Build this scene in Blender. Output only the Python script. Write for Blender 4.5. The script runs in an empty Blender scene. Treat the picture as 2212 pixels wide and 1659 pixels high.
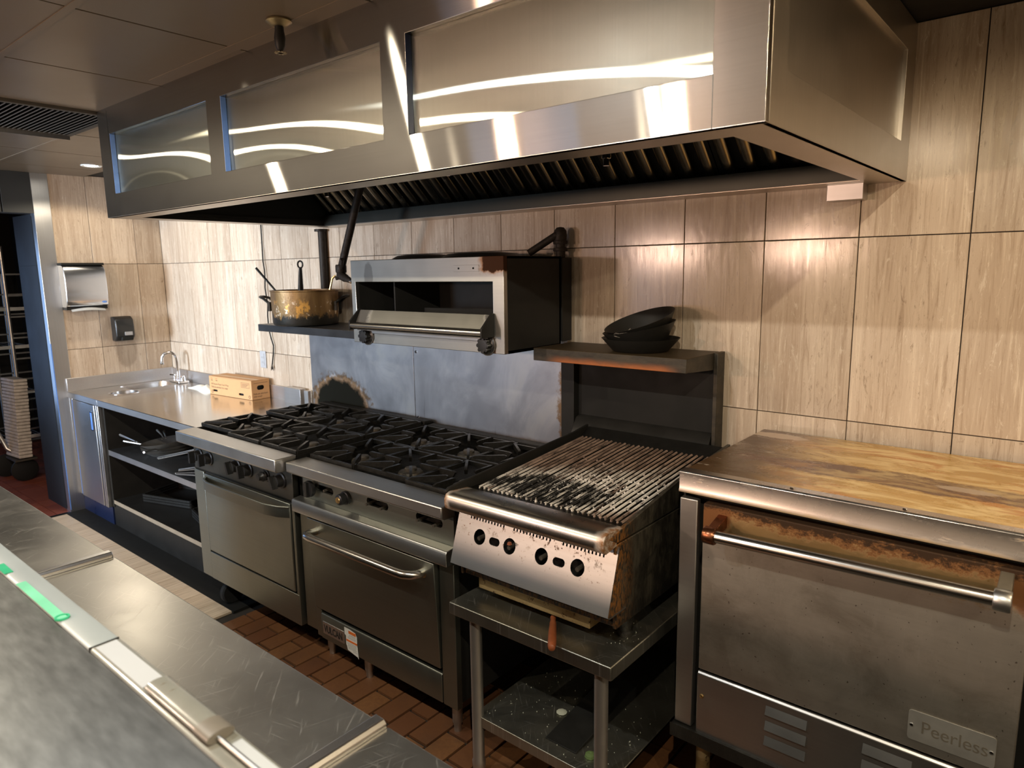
import bpy, bmesh, math, random
from mathutils import Vector, Matrix
from mathutils.geometry import tessellate_polygon
random.seed(7)
S = bpy.context.scene
COL = S.collection
PI = math.pi

# ------------------------------------------------------------------ camera
CAM = Vector((5.6470, -2.4908, 1.7196))
YAW, PITCH, ROLL, FPX = 0.69595, -0.16350, -0.01466, 1491.43
fw = Vector((-math.sin(YAW)*math.cos(PITCH), math.cos(YAW)*math.cos(PITCH), math.sin(PITCH)))
r0 = fw.cross(Vector((0, 0, 1))).normalized(); u0 = r0.cross(fw)
rt = r0*math.cos(ROLL) + u0*math.sin(ROLL); upv = -r0*math.sin(ROLL) + u0*math.cos(ROLL)
cd = bpy.data.cameras.new('camera'); cam = bpy.data.objects.new('camera', cd); COL.objects.link(cam)
cam.matrix_world = Matrix(((rt.x, upv.x, -fw.x, CAM.x), (rt.y, upv.y, -fw.y, CAM.y), (rt.z, upv.z, -fw.z, CAM.z), (0, 0, 0, 1)))
cd.sensor_width = 36; cd.lens = FPX/2212*36; cd.clip_start = 0.02
cd.dof.use_dof = True; cd.dof.focus_distance = 2.3; cd.dof.aperture_fstop = 5.5
S.camera = cam

# ------------------------------------------------------------------ world, daylight, exposure
S.view_settings.view_transform = 'Standard'; S.view_settings.look = 'None'
S.view_settings.gamma = 1; S.view_settings.use_curve_mapping = False
S.view_settings.exposure = 0.15
W = bpy.data.worlds.new('world'); S.world = W; W.use_nodes = True
W.node_tree.nodes['Background'].inputs[0].default_value = (0.45, 0.62, 1.0, 1)
W.node_tree.nodes['Background'].inputs[1].default_value = 1.2

def area(name, loc, target, sx, sy, power, color, spread=180):
    l = bpy.data.lights.new(name, 'AREA'); l.shape = 'RECTANGLE'; l.size = sx; l.size_y = sy
    l.energy = power; l.color = color
    o = bpy.data.objects.new(name, l); COL.objects.link(o); o.location = loc
    o.rotation_euler = (Vector(target)-Vector(loc)).to_track_quat('-Z', 'Y').to_euler(); l.spread = math.radians(spread)
    return o
area('daylight_front_window', (0.75, -5.9, 1.55), (0.9, 0, 1.45), 1.7, 1.3, 54, (0.66, 0.82, 1.0), 50)
area('daylight_back_door', (-3.15, -1.95, 1.2), (0, -1.2, 1.0), 0.9, 1.7, 4.5, (0.25, 0.52, 1.0))

# ------------------------------------------------------------------ node helper / materials
class N:
    def __init__(s, name):
        s.m = bpy.data.materials.new(name); s.m.use_nodes = True
        s.t = s.m.node_tree; s.b = s.t.nodes['Principled BSDF']
        s.geo = s.t.nodes.new('ShaderNodeNewGeometry'); s.pos = s.geo.outputs['Position']
    def n(s, typ, **k):
        x = s.t.nodes.new(typ)
        for a, v in k.items(): setattr(x, a, v)
        return x
    def lk(s, a, sock):
        if isinstance(a, (int, float)): sock.default_value = a
        elif isinstance(a, (tuple, list)): sock.default_value = (*a, 1) if len(sock.default_value) == 4 and len(a) == 3 else a
        else: s.t.links.new(a, sock)
    def math(s, op, a, b=0.0, clamp=False):
        x = s.n('ShaderNodeMath', operation=op, use_clamp=clamp); s.lk(a, x.inputs[0]); s.lk(b, x.inputs[1]); return x.outputs[0]
    def vmul(s, v, sc):
        x = s.n('ShaderNodeVectorMath', operation='MULTIPLY'); s.lk(v, x.inputs[0]); x.inputs[1].default_value = sc; return x.outputs[0]
    def vadd(s, v, w):
        x = s.n('ShaderNodeVectorMath', operation='ADD'); s.lk(v, x.inputs[0]); s.lk(w, x.inputs[1]); return x.outputs[0]
    def noise(s, sc=(5, 5, 5), detail=4, rough=.55, dist=0, vec=None, off=(0, 0, 0)):
        v = s.vadd(s.vmul(vec if vec is not None else s.pos, sc), off)
        x = s.n('ShaderNodeTexNoise'); s.lk(v, x.inputs['Vector']); x.inputs['Scale'].default_value = 1
        x.inputs['Detail'].default_value = detail; x.inputs['Roughness'].default_value = rough; x.inputs['Distortion'].default_value = dist
        return x.outputs[0]
    def rng(s, a, lo, hi, o0=0., o1=1., smooth=True):
        x = s.n('ShaderNodeMapRange', interpolation_type='SMOOTHSTEP' if smooth else 'LINEAR')
        s.lk(a, x.inputs[0]); x.inputs[1].default_value = lo; x.inputs[2].default_value = hi; x.inputs[3].default_value = o0; x.inputs[4].default_value = o1
        return x.outputs[0]
    def ax(s, i, vec=None):
        x = s.n('ShaderNodeSeparateXYZ'); s.lk(vec if vec is not None else s.pos, x.inputs[0]); return x.outputs[i]
    def mix(s, f, a, b):
        x = s.n('ShaderNodeMix', data_type='RGBA'); s.lk(f, x.inputs[0]); s.lk(a, x.inputs[6]); s.lk(b, x.inputs[7]); return x.outputs[2]
    def mixf(s, f, a, b):
        x = s.n('ShaderNodeMix', data_type='FLOAT'); s.lk(f, x.inputs[0]); s.lk(a, x.inputs[2]); s.lk(b, x.inputs[3]); return x.outputs[0]
    def blob(s, c, r, wob=.5, nsc=9.):
        """soft irregular blob: 1 inside, 0 outside; c world centre, r radii (0 = ignore axis)"""
        d = s.vadd(s.pos, tuple(-q for q in c)); d = s.vmul(d, tuple((1/q if q else 0) for q in r))
        l = s.n('ShaderNodeVectorMath', operation='LENGTH'); s.lk(d, l.inputs[0])
        q = s.math('ADD', l.outputs['Value'], s.math('MULTIPLY', s.math('SUBTRACT', s.noise((nsc,)*3, 5, .65), .5), wob*2))
        return s.rng(q, 1.12, .88)
    def out(s, col=None, rough=None, metal=None, bump=None, bs=.1, bd=.01, tan=None, aniso=0, spec=None, coat=0):
        b = s.b
        if col is not None: s.lk(col, b.inputs['Base Color'])
        if rough is not None: s.lk(rough, b.inputs['Roughness'])
        if metal is not None: s.lk(metal, b.inputs['Metallic'])
        if spec is not None: b.inputs['Specular IOR Level'].default_value = spec
        if coat: b.inputs['Coat Weight'].default_value = coat; b.inputs['Coat Roughness'].default_value = .15
        if aniso: b.inputs['Anisotropic'].default_value = aniso
        if tan:
            c = s.n('ShaderNodeCombineXYZ')
            for i in range(3): c.inputs[i].default_value = tan[i]
            s.t.links.new(c.outputs[0], b.inputs['Tangent'])
        if bump is not None:
            x = s.n('ShaderNodeBump'); x.inputs['Strength'].default_value = bs; x.inputs['Distance'].default_value = bd
            s.lk(bump, x.inputs['Height']); s.t.links.new(x.outputs[0], b.inputs['Normal'])
        return s.m

MATS = {}
def steel(name, base=(.60, .575, .53), r=.3, tan=(0, 0, 1), aniso=.9, grain=(2, 2, 300), var=.12, smudge=.25, bump=0.0, dirt=None):
    n = N(name)
    g = n.noise(grain, 2, .5); sm = n.noise((3.1, 3.1, 3.1), 5, .6); sm2 = n.noise((11, 11, 11), 4, .6, off=(3, 7, 1))
    f = n.math('ADD', n.math('MULTIPLY', n.math('SUBTRACT', g, .5), var*2), n.math('MULTIPLY', n.math('SUBTRACT', sm, .5), smudge))
    c = n.mix(n.math('ADD', f, .5, True), tuple(q*.72 for q in base), tuple(min(1, q*1.25) for q in base))
    ro = n.math('ADD', n.math('MULTIPLY', n.math('SUBTRACT', sm2, .5), .08), r, True)
    mt = 1.0
    if dirt:
        c, ro, mt = dirt(n, c, ro); n.lk(n.math('MULTIPLY', mt, .5), n.b.inputs['Specular IOR Level'])
    MATS[name] = n.out(c, ro, mt, bump=g if bump else None, bs=bump, bd=.001)
    return MATS[name]
def plain(name, base, r=.5, metal=0., var=.15, sc=12., bump=0., spec=None, coat=0):
    n = N(name); q = n.noise((sc,)*3, 4, .6)
    c = n.mix(q, tuple(max(0, x*(1-var*2)) for x in base), tuple(min(1, x*(1+var*2)) for x in base))
    MATS[name] = n.out(c, n.math('ADD', n.math('MULTIPLY', n.math('SUBTRACT', q, .5), .2), r, True), metal, bump=q if bump else None, bs=bump, spec=spec, coat=coat)
    return MATS[name]
def emit(name, col, st):
    n = N(name); n.b.inputs['Base Color'].default_value = (0, 0, 0, 1)
    n.b.inputs['Emission Color'].default_value = (*col, 1); n.b.inputs['Emission Strength'].default_value = st
    MATS[name] = n.m

# --- stainless family
steel('hood_end_steel', base=(.55, .50, .43), r=.36, tan=(0, 1, 0), aniso=.6, grain=(200, 200, 3), smudge=.5)
steel('rail_steel', base=(.55, .55, .53), r=.36, tan=(0, 1, 0), aniso=.7, grain=(2, 260, 260))
steel('front_steel', base=(.285, .29, .25), r=.42, tan=(0, 0, 1), aniso=.5, grain=(2, 200, 260), smudge=.4)
steel('panel_dark', base=(.15, .145, .125), r=.40, grain=(2, 200, 200))
steel('leg_steel', base=(.60, .57, .52), r=.46, grain=(60, 60, 3), smudge=.4)
steel('oven_side_steel', base=(.50, .48, .45), r=.40, grain=(3, 120, 120), smudge=.5)
steel('tube_steel', base=(.62, .585, .53), r=.24, tan=(0, 0, 1), aniso=.3, grain=(3, 120, 120))
steel('sheet_steel', base=(.60, .58, .57), r=.40, tan=(0, 0, 1), aniso=.5, grain=(4, 90, 90), smudge=.4)
steel('corner_steel', base=(.60, .60, .60), r=.33, tan=(0, 0, 1), aniso=.7, grain=(200, 200, 2))
steel('sink_steel', base=(.58, .56, .54), r=.22, tan=(1, 0, 0), aniso=.3, grain=(60, 60, 60))
steel('dark_trough', base=(.055, .055, .048), r=.42, tan=(0, 0, 1), aniso=.2, grain=(3, 60, 60))
steel('baffle_steel', base=(.52, .48, .40), r=.26, tan=(1, 0, 0), aniso=.2, grain=(60, 4, 4), smudge=.7)
def brushed(name, base, tan, r=.19, an=.86, fac=.5, grain=(2, 2, 300), rr=.42, var=.10, smudge=.3):
    # brushed sheet: tight across the low-roughness direction (tan), long smear along the other one
    m = steel(name, base, rr, (1, 0, 0), 0, grain, var, smudge)
    t = m.node_tree; b = t.nodes['Principled BSDF']; o = t.nodes['Material Output']
    b.inputs['Tangent'].default_value = (0, 0, 0)
    g = t.nodes.new('ShaderNodeBsdfAnisotropic'); g.distribution = 'BECKMANN'; g.inputs['Roughness'].default_value = r; g.inputs['Anisotropy'].default_value = an
    c = t.nodes.new('ShaderNodeCombineXYZ')
    for i in range(3): c.inputs[i].default_value = tan[i]
    t.links.new(c.outputs[0], g.inputs['Tangent']); t.links.new(b.inputs['Base Color'].links[0].from_socket, g.inputs['Color'])
    x = t.nodes.new('ShaderNodeMixShader'); x.inputs[0].default_value = fac
    t.links.new(b.outputs[0], x.inputs[1]); t.links.new(g.outputs[0], x.inputs[2]); t.links.new(x.outputs[0], o.inputs[0])
brushed('hood_frame_steel', (.56, .53, .48), (1, .05, .03), r=.17, an=.87, fac=.92, grain=(1.2, 260, 260), rr=.4)
brushed('hood_panel_steel', (.52, .51, .425), (.02, .03, 1), r=.165, an=.885, fac=.88, grain=(240, 240, 1.5), rr=.40)
MATS['chrome'] = N('chrome').out((.80, .81, .84), .06, 1.0)
MATS['chrome_satin'] = N('chrome_satin').out((.78, .80, .84), .20, 1.0)
def counter_mat(name, base, r, scr):
    n = N(name); sc = None
    for k, (ang, f) in enumerate(((.35, 210), (-.6, 170), (1.35, 240), (2.3, 150))):
        m = n.n('ShaderNodeMapping'); n.lk(n.pos, m.inputs[0]); m.inputs['Rotation'].default_value = (0, 0, ang)
        q = n.rng(n.noise((f, 5+2*k, 1), 2, .5, 0, vec=m.outputs[0], off=(k*3., k, 0)), .63, .74)
        sc = q if sc is None else n.math('MAXIMUM', sc, q)
    sm = n.noise((2.3, 2.3, 2.3), 5, .62); md = n.noise((9, 16, 9), 6, .7, 1.2); fine = n.noise((55, 55, 55), 4, .65)
    c = n.mix(sm, tuple(q*.78 for q in base), tuple(q*1.12 for q in base))
    c = n.mix(n.math('MULTIPLY', sc, .35), c, (.8, .79, .74))
    ro = n.math('ADD', n.rng(sm, .25, .75, r-.04, r+.06), n.math('MULTIPLY', sc, scr), True)
    MATS[name] = n.out(c, ro, 1.0, bump=fine, bs=.025, bd=.001)
counter_mat('counter_steel', (.52, .515, .485), .35, .08)
counter_mat('stand_steel', (.44, .43, .37), .42, .06)
steel('pass_steel', base=(.20, .205, .20), r=.46, grain=(22, 90, 1), var=.9, smudge=.7)
n = N('worktop_steel'); g = n.noise((3, 60, 1), 3, .5, 1.0); sm = n.noise((3, 3, 3), 4)
MATS['worktop_steel'] = n.out(n.mix(sm, (.60, .59, .56), (.72, .71, .68)), n.rng(sm, .3, .7, .14, .24), 1.0, bump=g, bs=.10, bd=.001)

# --- splash sheets with scorch marks
def sd(n, c, ro):
    z = n.ax(2); x = n.ax(0)
    cl = n.noise((3.2, 3.2, 2.2), 5, .6, 1.0, off=(2, 3, 8)); c = n.mix(n.rng(cl, .35, .62, .45, 0), c, (.24, .235, .245)); c = n.mix(n.rng(cl, .50, .70, 0, .5), c, (.60, .575, .52))
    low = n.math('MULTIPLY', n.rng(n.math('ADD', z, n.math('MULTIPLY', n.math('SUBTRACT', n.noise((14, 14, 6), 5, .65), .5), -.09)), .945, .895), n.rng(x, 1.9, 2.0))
    black = n.blob((2.24, -.02, .93), (.24, 0, .165), .22, 16.)
    edge = n.blob((2.24, -.02, .93), (.285, 0, .19), .45, 34.)
    rb = n.blob((3.955, -.02, 1.08), (.10, 0, .36), .45, 30.); rk = n.blob((3.945, -.02, 1.08), (.055, 0, .33), .5, 34.)
    st = n.math('MULTIPLY', n.rng(n.noise((26, 1, 2.0), 4, .6), .60, .70), n.rng(z, 1.10, .95))
    c = n.mix(n.math('MULTIPLY', st, .6), c, (.10, .07, .04))
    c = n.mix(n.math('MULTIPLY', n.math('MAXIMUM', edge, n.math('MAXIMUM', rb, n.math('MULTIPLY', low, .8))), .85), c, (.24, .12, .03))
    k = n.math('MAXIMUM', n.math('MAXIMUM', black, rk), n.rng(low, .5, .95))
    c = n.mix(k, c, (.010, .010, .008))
    return c, n.mixf(k, ro, .95), n.mixf(k, 1.0, 0.0)
steel('splash_steel', base=(.47, .46, .47), r=.38, tan=(0, 0, 1), aniso=.45, grain=(7, 60, 1.5), var=.2, smudge=.8, dirt=sd)

# --- rusted / greasy variants
RUST, RUST2, BLK = (.16, .055, .018), (.46, .28, .085), (.018, .014, .011)
def d_oven_door(n, c, ro):
    z = n.ax(2); x = n.ax(0); w = n.math('ADD', n.math('MULTIPLY', n.math('SUBTRACT', n.noise((7, 7, 16), 6, .68), .5), .075), n.math('MULTIPLY', n.math('SUBTRACT', n.noise((60, 60, 90), 5, .75, off=(2, 2, 2)), .5), .085))
    zz = n.math('ADD', z, w)
    y1 = n.rng(zz, .955, .995); y2 = n.rng(zz, 1.018, 1.040); y3 = n.rng(zz, 1.036, 1.055)
    l = n.math('MULTIPLY', n.math('MAXIMUM', n.blob((4.86, -.70, 1.05), (.085, 0, .085), .35, 14.), n.blob((5.62, -.70, 1.05), (.07, 0, .10), .35, 14.)), .9)
    bl = n.math('MULTIPLY', n.noise((3, 3, 3), 5, .6, off=(9, 2, 4)), .5)
    c = n.mix(n.rng(n.noise((5, 5, 7), 7, .72, .4, off=(1, 5, 2)), .40, .70, 0, .45), c, (.24, .195, .14)); c = n.mix(n.rng(n.noise((70, 70, 12), 4, .7), .55, .75, 0, .35), c, (.60, .56, .50)); c = n.mix(n.rng(n.noise((110, 110, 110), 2, .5), .70, .74, 0, .7), c, (.06, .035, .02))
    c = n.mix(n.math('MULTIPLY', y1, .8), c, RUST2); c = n.mix(n.math('MAXIMUM', n.math('MULTIPLY', y2, .85), l), c, RUST); c = n.mix(n.math('MULTIPLY', y3, .85), c, BLK)
    k = n.math('MAXIMUM', y2, l)
    return c, n.mixf(k, n.math('ADD', ro, n.math('MULTIPLY', bl, .2)), .55), n.mixf(n.math('MULTIPLY', k, .8), 1.0, 0.0)
steel('oven_door_steel', base=(.54, .50, .43), r=.44, tan=(0, 0, 1), aniso=.35, grain=(3, 120, 160), smudge=.6, dirt=d_oven_door)
def d_oven_trim(n, c, ro):
    x = n.ax(0); z = n.ax(2); k = n.rng(n.noise((9, 9, 40), 5, .7), .58, .68)
    k = n.math('MULTIPLY', k, n.math('MAXIMUM', n.rng(x, 5.05, 4.8), n.rng(x, 5.3, 5.6)))
    k2 = n.math('MULTIPLY', n.rng(n.math('ADD', z, n.math('MULTIPLY', n.noise((20, 20, 20), 5), .02)), 1.102, 1.090), .8)
    k = n.math('MAXIMUM', k, k2)
    return n.mix(n.math('MULTIPLY', k, .85), c, RUST2), n.mixf(k, ro, .6), n.mixf(n.math('MULTIPLY', k, .7), 1., 0.)
steel('oven_trim_steel', base=(.56, .53, .50), r=.27, tan=(0, 0, 1), aniso=.6, grain=(2, 200, 200), dirt=d_oven_trim)
n = N('oven_top_plate')
x = n.ax(0); w1 = n.noise((2.2, 4.2, 1), 6, .62, .6); w2 = n.noise((5, 15, 1), 7, .68, .8, off=(3, 2, 0)); w3 = n.noise((5, 12, 1), 6, .66, off=(7, 9, 1)); w4 = n.noise((2.6, 7, 1), 6, .64, .8, off=(1, 4, 2))
xx = n.math('ADD', x, n.math('MULTIPLY', n.math('SUBTRACT', w1, .5), .45))
g = n.rng(xx, 4.86, 5.20)
c = n.mix(g, (.085, .045, .018), (.56, .33, .085))
c = n.mix(n.math('MULTIPLY', n.rng(w2, .44, .62), g), c, (.88, .66, .32))
c = n.mix(n.math('MULTIPLY', n.math('MULTIPLY', n.rng(w4, .50, .60), g), .8), c, (.52, .20, .03))
band = n.blob((5.30, -.44, 1.14), (.46, .075, 0), .6, 7.)
c = n.mix(n.math('MULTIPLY', band, n.rng(w2, .62, .42, .45, .95)), c, (.10, .035, .014))
wear = n.math('MAXIMUM', n.blob((4.86, -.12, 1.14), (.10, .035, 0), .5, 22.), n.math('MULTIPLY', n.rng(w3, .585, .615), n.math('MULTIPLY', n.rng(x, 5.15, 4.95), n.rng(n.ax(1), -.25, -.40))))
wear = n.math('MAXIMUM', wear, n.blob((5.45, -.43, 1.14), (.07, .022, 0), .5, 18.))
c = n.mix(n.math('MULTIPLY', wear, .9), c, (.60, .50, .39))
MATS['oven_top_plate'] = n.out(c, n.mixf(wear, n.rng(w2, .3, .7, .20, .38), .35), n.mixf(wear, .15, .6), bump=w2, bs=.06, bd=.002)
def d_char(n, c, ro):
    z = n.ax(2); x = n.ax(0); a = n.rng(n.noise((22, 22, 22), 5, .7), .56, .64)
    b = n.rng(n.noise((90, 90, 90), 3, .6), .63, .69)
    k = n.math('MAXIMUM', n.math('MULTIPLY', a, n.rng(z, .855, .905)), n.math('MULTIPLY', b, n.rng(z, .80, .87)))
    k = n.math('MULTIPLY', k, .8)
    return n.mix(k, c, (.16, .07, .025)), n.mixf(k, ro, .7), n.mixf(k, 1., 0.)
steel('char_panel_steel', base=(.47, .465, .44), r=.38, tan=(0, 0, 1), aniso=.4, grain=(3, 160, 160), smudge=.25, dirt=d_char)
def d_rail(n, c, ro):
    x = n.ax(0); k = n.math('MAXIMUM', n.rng(n.math('ADD', x, n.math('MULTIPLY', n.noise((18, 18, 18), 5), .05)), 4.130, 4.105), n.rng(n.math('ADD', x, n.math('MULTIPLY', n.noise((18, 18, 18), 5), .05)), 4.685, 4.71))
    return n.mix(n.math('MULTIPLY', k, n.rng(n.noise((40, 40, 40), 5, .7), .35, .6, .35, .95)), c, (.22, .09, .02)), n.mixf(k, ro, .55), n.mixf(n.math('MULTIPLY', k, .7), 1., 0.)
steel('drip_rail_steel', base=(.66, .62, .55), r=.28, tan=(0, 0, 1), aniso=.4, grain=(2, 120, 120), dirt=d_rail)
n = N('char_side_grease'); y = n.ax(1); z = n.ax(2)
a = n.noise((24, 24, 14), 6, .7); b = n.noise((120, 120, 55), 5, .7); k = n.rng(n.math('ADD', y, n.math('MULTIPLY', a, .12)), -.72, -.88)
c = n.mix(n.rng(a, .4, .65), (.022, .019, .014), (.062, .055, .040)); c = n.mix(n.math('MULTIPLY', k, n.rng(b, .42, .56)), c, (.30, .12, .025)); c = n.mix(n.rng(n.math('ADD', z, n.math('MULTIPLY', b, .25)), .93, .80, 0, .85), c, (.012, .011, .009))
MATS['char_side_grease'] = n.out(c, .42, .2, bump=b, bs=.6, bd=.004)
n = N('drip_tray_metal'); a = n.noise((26, 26, 26), 5, .7); b = n.noise((4, 4, 14), 4, .6)
c = n.mix(n.rng(b, .35, .65), (.22, .135, .05), (.38, .28, .14)); c = n.mix(n.rng(a, .58, .66), c, (.05, .022, .01))
MATS['drip_tray_metal'] = n.out(c, .5, .55, bump=a, bs=.2)
n = N('grate_iron'); a = n.noise((70, 9, 40), 5, .7); y = n.ax(1); x = n.ax(0); w = n.math('MULTIPLY', n.math('SUBTRACT', n.noise((7, 7, 2), 4, .6), .5), .28)
yy = n.math('ADD', n.math('ADD', y, w), n.math('MULTIPLY', n.math('SUBTRACT', x, 4.4), -.5))
c = n.mix(n.rng(a, .35, .65), (.11, .068, .05), (.36, .25, .19))
ash = n.math('MULTIPLY', n.math('MULTIPLY', n.rng(yy, -.42, -.62), n.rng(yy, -.95, -.85)), n.rng(a, .36, .50))
c = n.mix(n.math('MULTIPLY', ash, .95), c, (.74, .70, .64)); c = n.mix(n.rng(n.noise((34, 20, 30), 5, .7, off=(3, 1, 0)), .56, .66, 0, .8), c, (.03, .025, .02))
c = n.mix(n.math('MULTIPLY', n.blob((4.34, -.73, 1), (.24, .10, 0), .6, 11.), n.rng(a, .66, .50)), c, (.012, .011, .010))
MATS['grate_iron'] = n.out(c, .75, .1, bump=a, bs=.8, bd=.004)
n = N('shelf_scorched'); z = n.ax(2); x = n.ax(0); a = n.noise((12, 12, 26), 5, .65)
c = n.mix(n.rng(a, .35, .7), (.028, .025, .020), (.055, .045, .032))
k = n.math('MULTIPLY', n.math('MULTIPLY', n.rng(n.math('ADD', z, n.math('MULTIPLY', a, .025)), 1.402, 1.368), n.rng(x, 3.98, 4.1)), n.rng(x, 4.59, 4.50))
c = n.mix(n.math('MULTIPLY', k, .9), c, (.38, .12, .035)); c = n.mix(n.rng(z, 1.4065, 1.4085), c, (.055, .036, .017))
MATS['shelf_scorched'] = n.out(c, .5, .2, bump=a, bs=.15, spec=.3)
def d_sal(n, c, ro):
    x = n.ax(0); z = n.ax(2); q = n.math('MULTIPLY', n.math('SUBTRACT', n.noise((30, 30, 30), 5, .65), .5), .05)
    a = n.math('MULTIPLY', n.rng(n.math('ADD', x, q), 3.815, 3.825), n.rng(n.math('ADD', z, q), 1.712, 1.72))
    b = n.math('MULTIPLY', n.math('MULTIPLY', n.rng(n.math('ADD', x, q), 3.78, 3.82), n.rng(n.math('ADD', x, q), 3.885, 3.875)), n.rng(z, 1.47, 1.455))
    e = n.math('MULTIPLY', n.rng(n.math('ADD', x, q), 3.15, 3.12), n.rng(z, 1.46, 1.445)); e = n.math('MULTIPLY', e, n.rng(x, 3.05, 3.07))
    shadow_blot = n.blob((3.12, -.47, 1.70), (.03, 0, .06), .4, 20.)  # shadow blot painted into the front frame colour
    k = n.math('MAXIMUM', n.math('MAXIMUM', a, b), n.math('MULTIPLY', e, .9))
    c = n.mix(n.math('MULTIPLY', shadow_blot, .5), c, (.12, .11, .1))
    rim = n.math('MULTIPLY', n.rng(n.math('ADD', x, q), 3.79, 3.82), n.rng(n.math('ADD', z, q), 1.70, 1.72))
    c = n.mix(n.math('MULTIPLY', rim, .8), c, (.33, .14, .03)); c = n.mix(n.math('MULTIPLY', k, .95), c, (.060, .028, .016))
    return c, n.mixf(k, ro, .6), n.mixf(k, 1., .1)
steel('salamander_steel', base=(.50, .495, .455), r=.36, tan=(0, 0, 1), aniso=.5, grain=(3, 140, 140), dirt=d_sal)
def d_flap(n, c, ro):
    x = n.ax(0); q = n.math('MULTIPLY', n.math('SUBTRACT', n.noise((25, 25, 25), 5, .65), .5), .06)
    k = n.math('MAXIMUM', n.rng(n.math('ADD', x, q), 3.16, 3.13), n.rng(n.math('ADD', x, q), 3.83, 3.85))
    return n.mix(n.math('MULTIPLY', k, .9), c, (.05, .045, .04)), n.mixf(k, ro, .55), n.mixf(k, 1., .3)
steel('flap_steel', base=(.56, .54, .48), r=.34, tan=(0, 0, 1), aniso=.5, grain=(3, 140, 140), dirt=d_flap)
n = N('stock_pot_metal'); z = n.ax(2); a = n.noise((14, 14, 8), 6, .7); b = n.noise((30, 30, 22), 5, .7, off=(5, 5, 5)); d = n.noise((7, 7, 1.2), 4, .6, off=(2, 8, 3))
c = n.mix(n.rng(d, .35, .65), (.24, .145, .055), (.10, .052, .019)); c = n.mix(n.math('MULTIPLY', n.rng(a, .56, .62), n.rng(z, 1.60, 1.54)), c, (.52, .27, .06))
c = n.mix(n.math('MULTIPLY', n.rng(b, .575, .63), n.rng(z, 1.59, 1.52)), c, (.70, .60, .46))
c = n.mix(n.rng(n.math('ADD', z, n.math('MULTIPLY', n.math('SUBTRACT', a, .5), .16)), 1.500, 1.478), c, (.02, .018, .014))
MATS['stock_pot_metal'] = n.out(c, .42, .55, bump=b, bs=.2)

plain('pan_steel', (.36, .34, .31), .34, .85, var=.2)
plain('heat_blued', (.26, .10, .05), .28, .95, var=.3, sc=30)
plain('plate_light', (.33, .315, .28), .48, .6)
plain('plate_worn', (.27, .235, .18), .45, .7)
plain('black_steel', (.022, .021, .019), .45, .3, sc=9, bump=.1, spec=.2)
plain('black_matte', (.012, .012, .011), .65, 0, sc=20, spec=.2)
plain('hood_liner_black', (.020, .021, .020), .38, .2, sc=4, spec=.2)
plain('shelf_dark', (.045, .046, .048), .32, .5, sc=8)
plain('cast_iron', (.018, .017, .015), .36, .3, sc=40, var=.3, bump=.3, spec=.2)
plain('iron_worn', (.075, .065, .052), .5, .5, sc=40, var=.3, bump=.3)
plain('burnt_enamel', (.008, .0075, .0065), .6, .1, sc=18, bump=.2, spec=.2)  # also the black that paints shade on the grate bar flanks
plain('knob_black', (.014, .014, .014), .35, 0, sc=60)
plain('brass', (.62, .43, .19), .35, 1.0)
plain('pipe_black', (.030, .024, .019), .55, .3, sc=60, var=.3, bump=.3, spec=.2)
plain('rubber', (.012, .012, .012), .7, spec=.2)
plain('charcoal_paint', (.020, .022, .026), .5, 0, sc=5, spec=.12)
plain('charcoal_header', (.022, .024, .024), .5, 0, sc=5)
plain('grout_dark', (.028, .023, .018), .9)
plain('wall_plain', (.45, .40, .33), .8)
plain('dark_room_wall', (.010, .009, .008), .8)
plain('ceiling_brown', (.155, .118, .080), .36, .0, var=.05, sc=2)
plain('ceiling_gap', (.012, .010, .008), .8)
plain('vent_metal', (.05, .042, .03), .7, 0)
plain('white_plastic', (.78, .77, .74), .35)
plain('grey_plastic', (.36, .36, .37), .4)
plain('paper', (.46, .48, .49), .8, var=.03)
plain('cloth_white', (.80, .78, .70), .9, var=.05, bump=.3, sc=60)
plain('bright_blue', (.12, .25, .62), .3, 0)  # film on the hood; painted bluish reflection on column and door edges
plain('navy_blue', (.008, .014, .045), .3, 0)
plain('wood_handle', (.24, .065, .022), .42, 0, var=.3, sc=30)
plain('cardboard', (.52, .285, .125), .75, 0, var=.05, sc=30)
plain('cardboard_tape', (.56, .36, .19), .35, 0, var=.05)
plain('ink_black', (.02, .015, .012), .6)
plain('ink_brown', (.10, .05, .025), .7)
plain('ink_red', (.50, .10, .04), .6)
plain('ink_orange', (.72, .17, .03), .5)
plain('ink_grey', (.34, .33, .31), .6)
plain('label_white', (.80, .79, .74), .5, var=.04)
plain('rail_white', (.33, .365, .36), .35, 0, var=.06, sc=6)
plain('green_tape', (.03, .42, .20), .35)
plain('green_tape_light', (.20, .62, .38), .3)
plain('rail_frosted', (.22, .22, .19), .22, 0, var=.12, sc=14, coat=.5)
plain('tape_tan', (.17, .15, .12), .4)
plain('red_plastic', (.65, .03, .02), .35)
plain('orange_cable', (.55, .12, .04), .5)
plain('glass_dark', (.05, .04, .035), .1, 0)
plain('rack_metal', (.55, .54, .52), .35, .9)
plain('tray_white', (.52, .47, .42), .6, 0, var=.25, sc=25)
plain('tan_paint', (.27, .215, .15), .6)
plain('food_scrap', (.45, .47, .38), .7)
plain('green_scrap', (.10, .16, .05), .7)
plain('enamel_cup', (.18, .21, .30), .3)
plain('sprinkler_brass', (.42, .34, .19), .35, .9)
emit('lamp_cool', (1.0, .93, .80), 40)
emit('lamp_warm', (1.0, .62, .30), 16)

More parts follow.
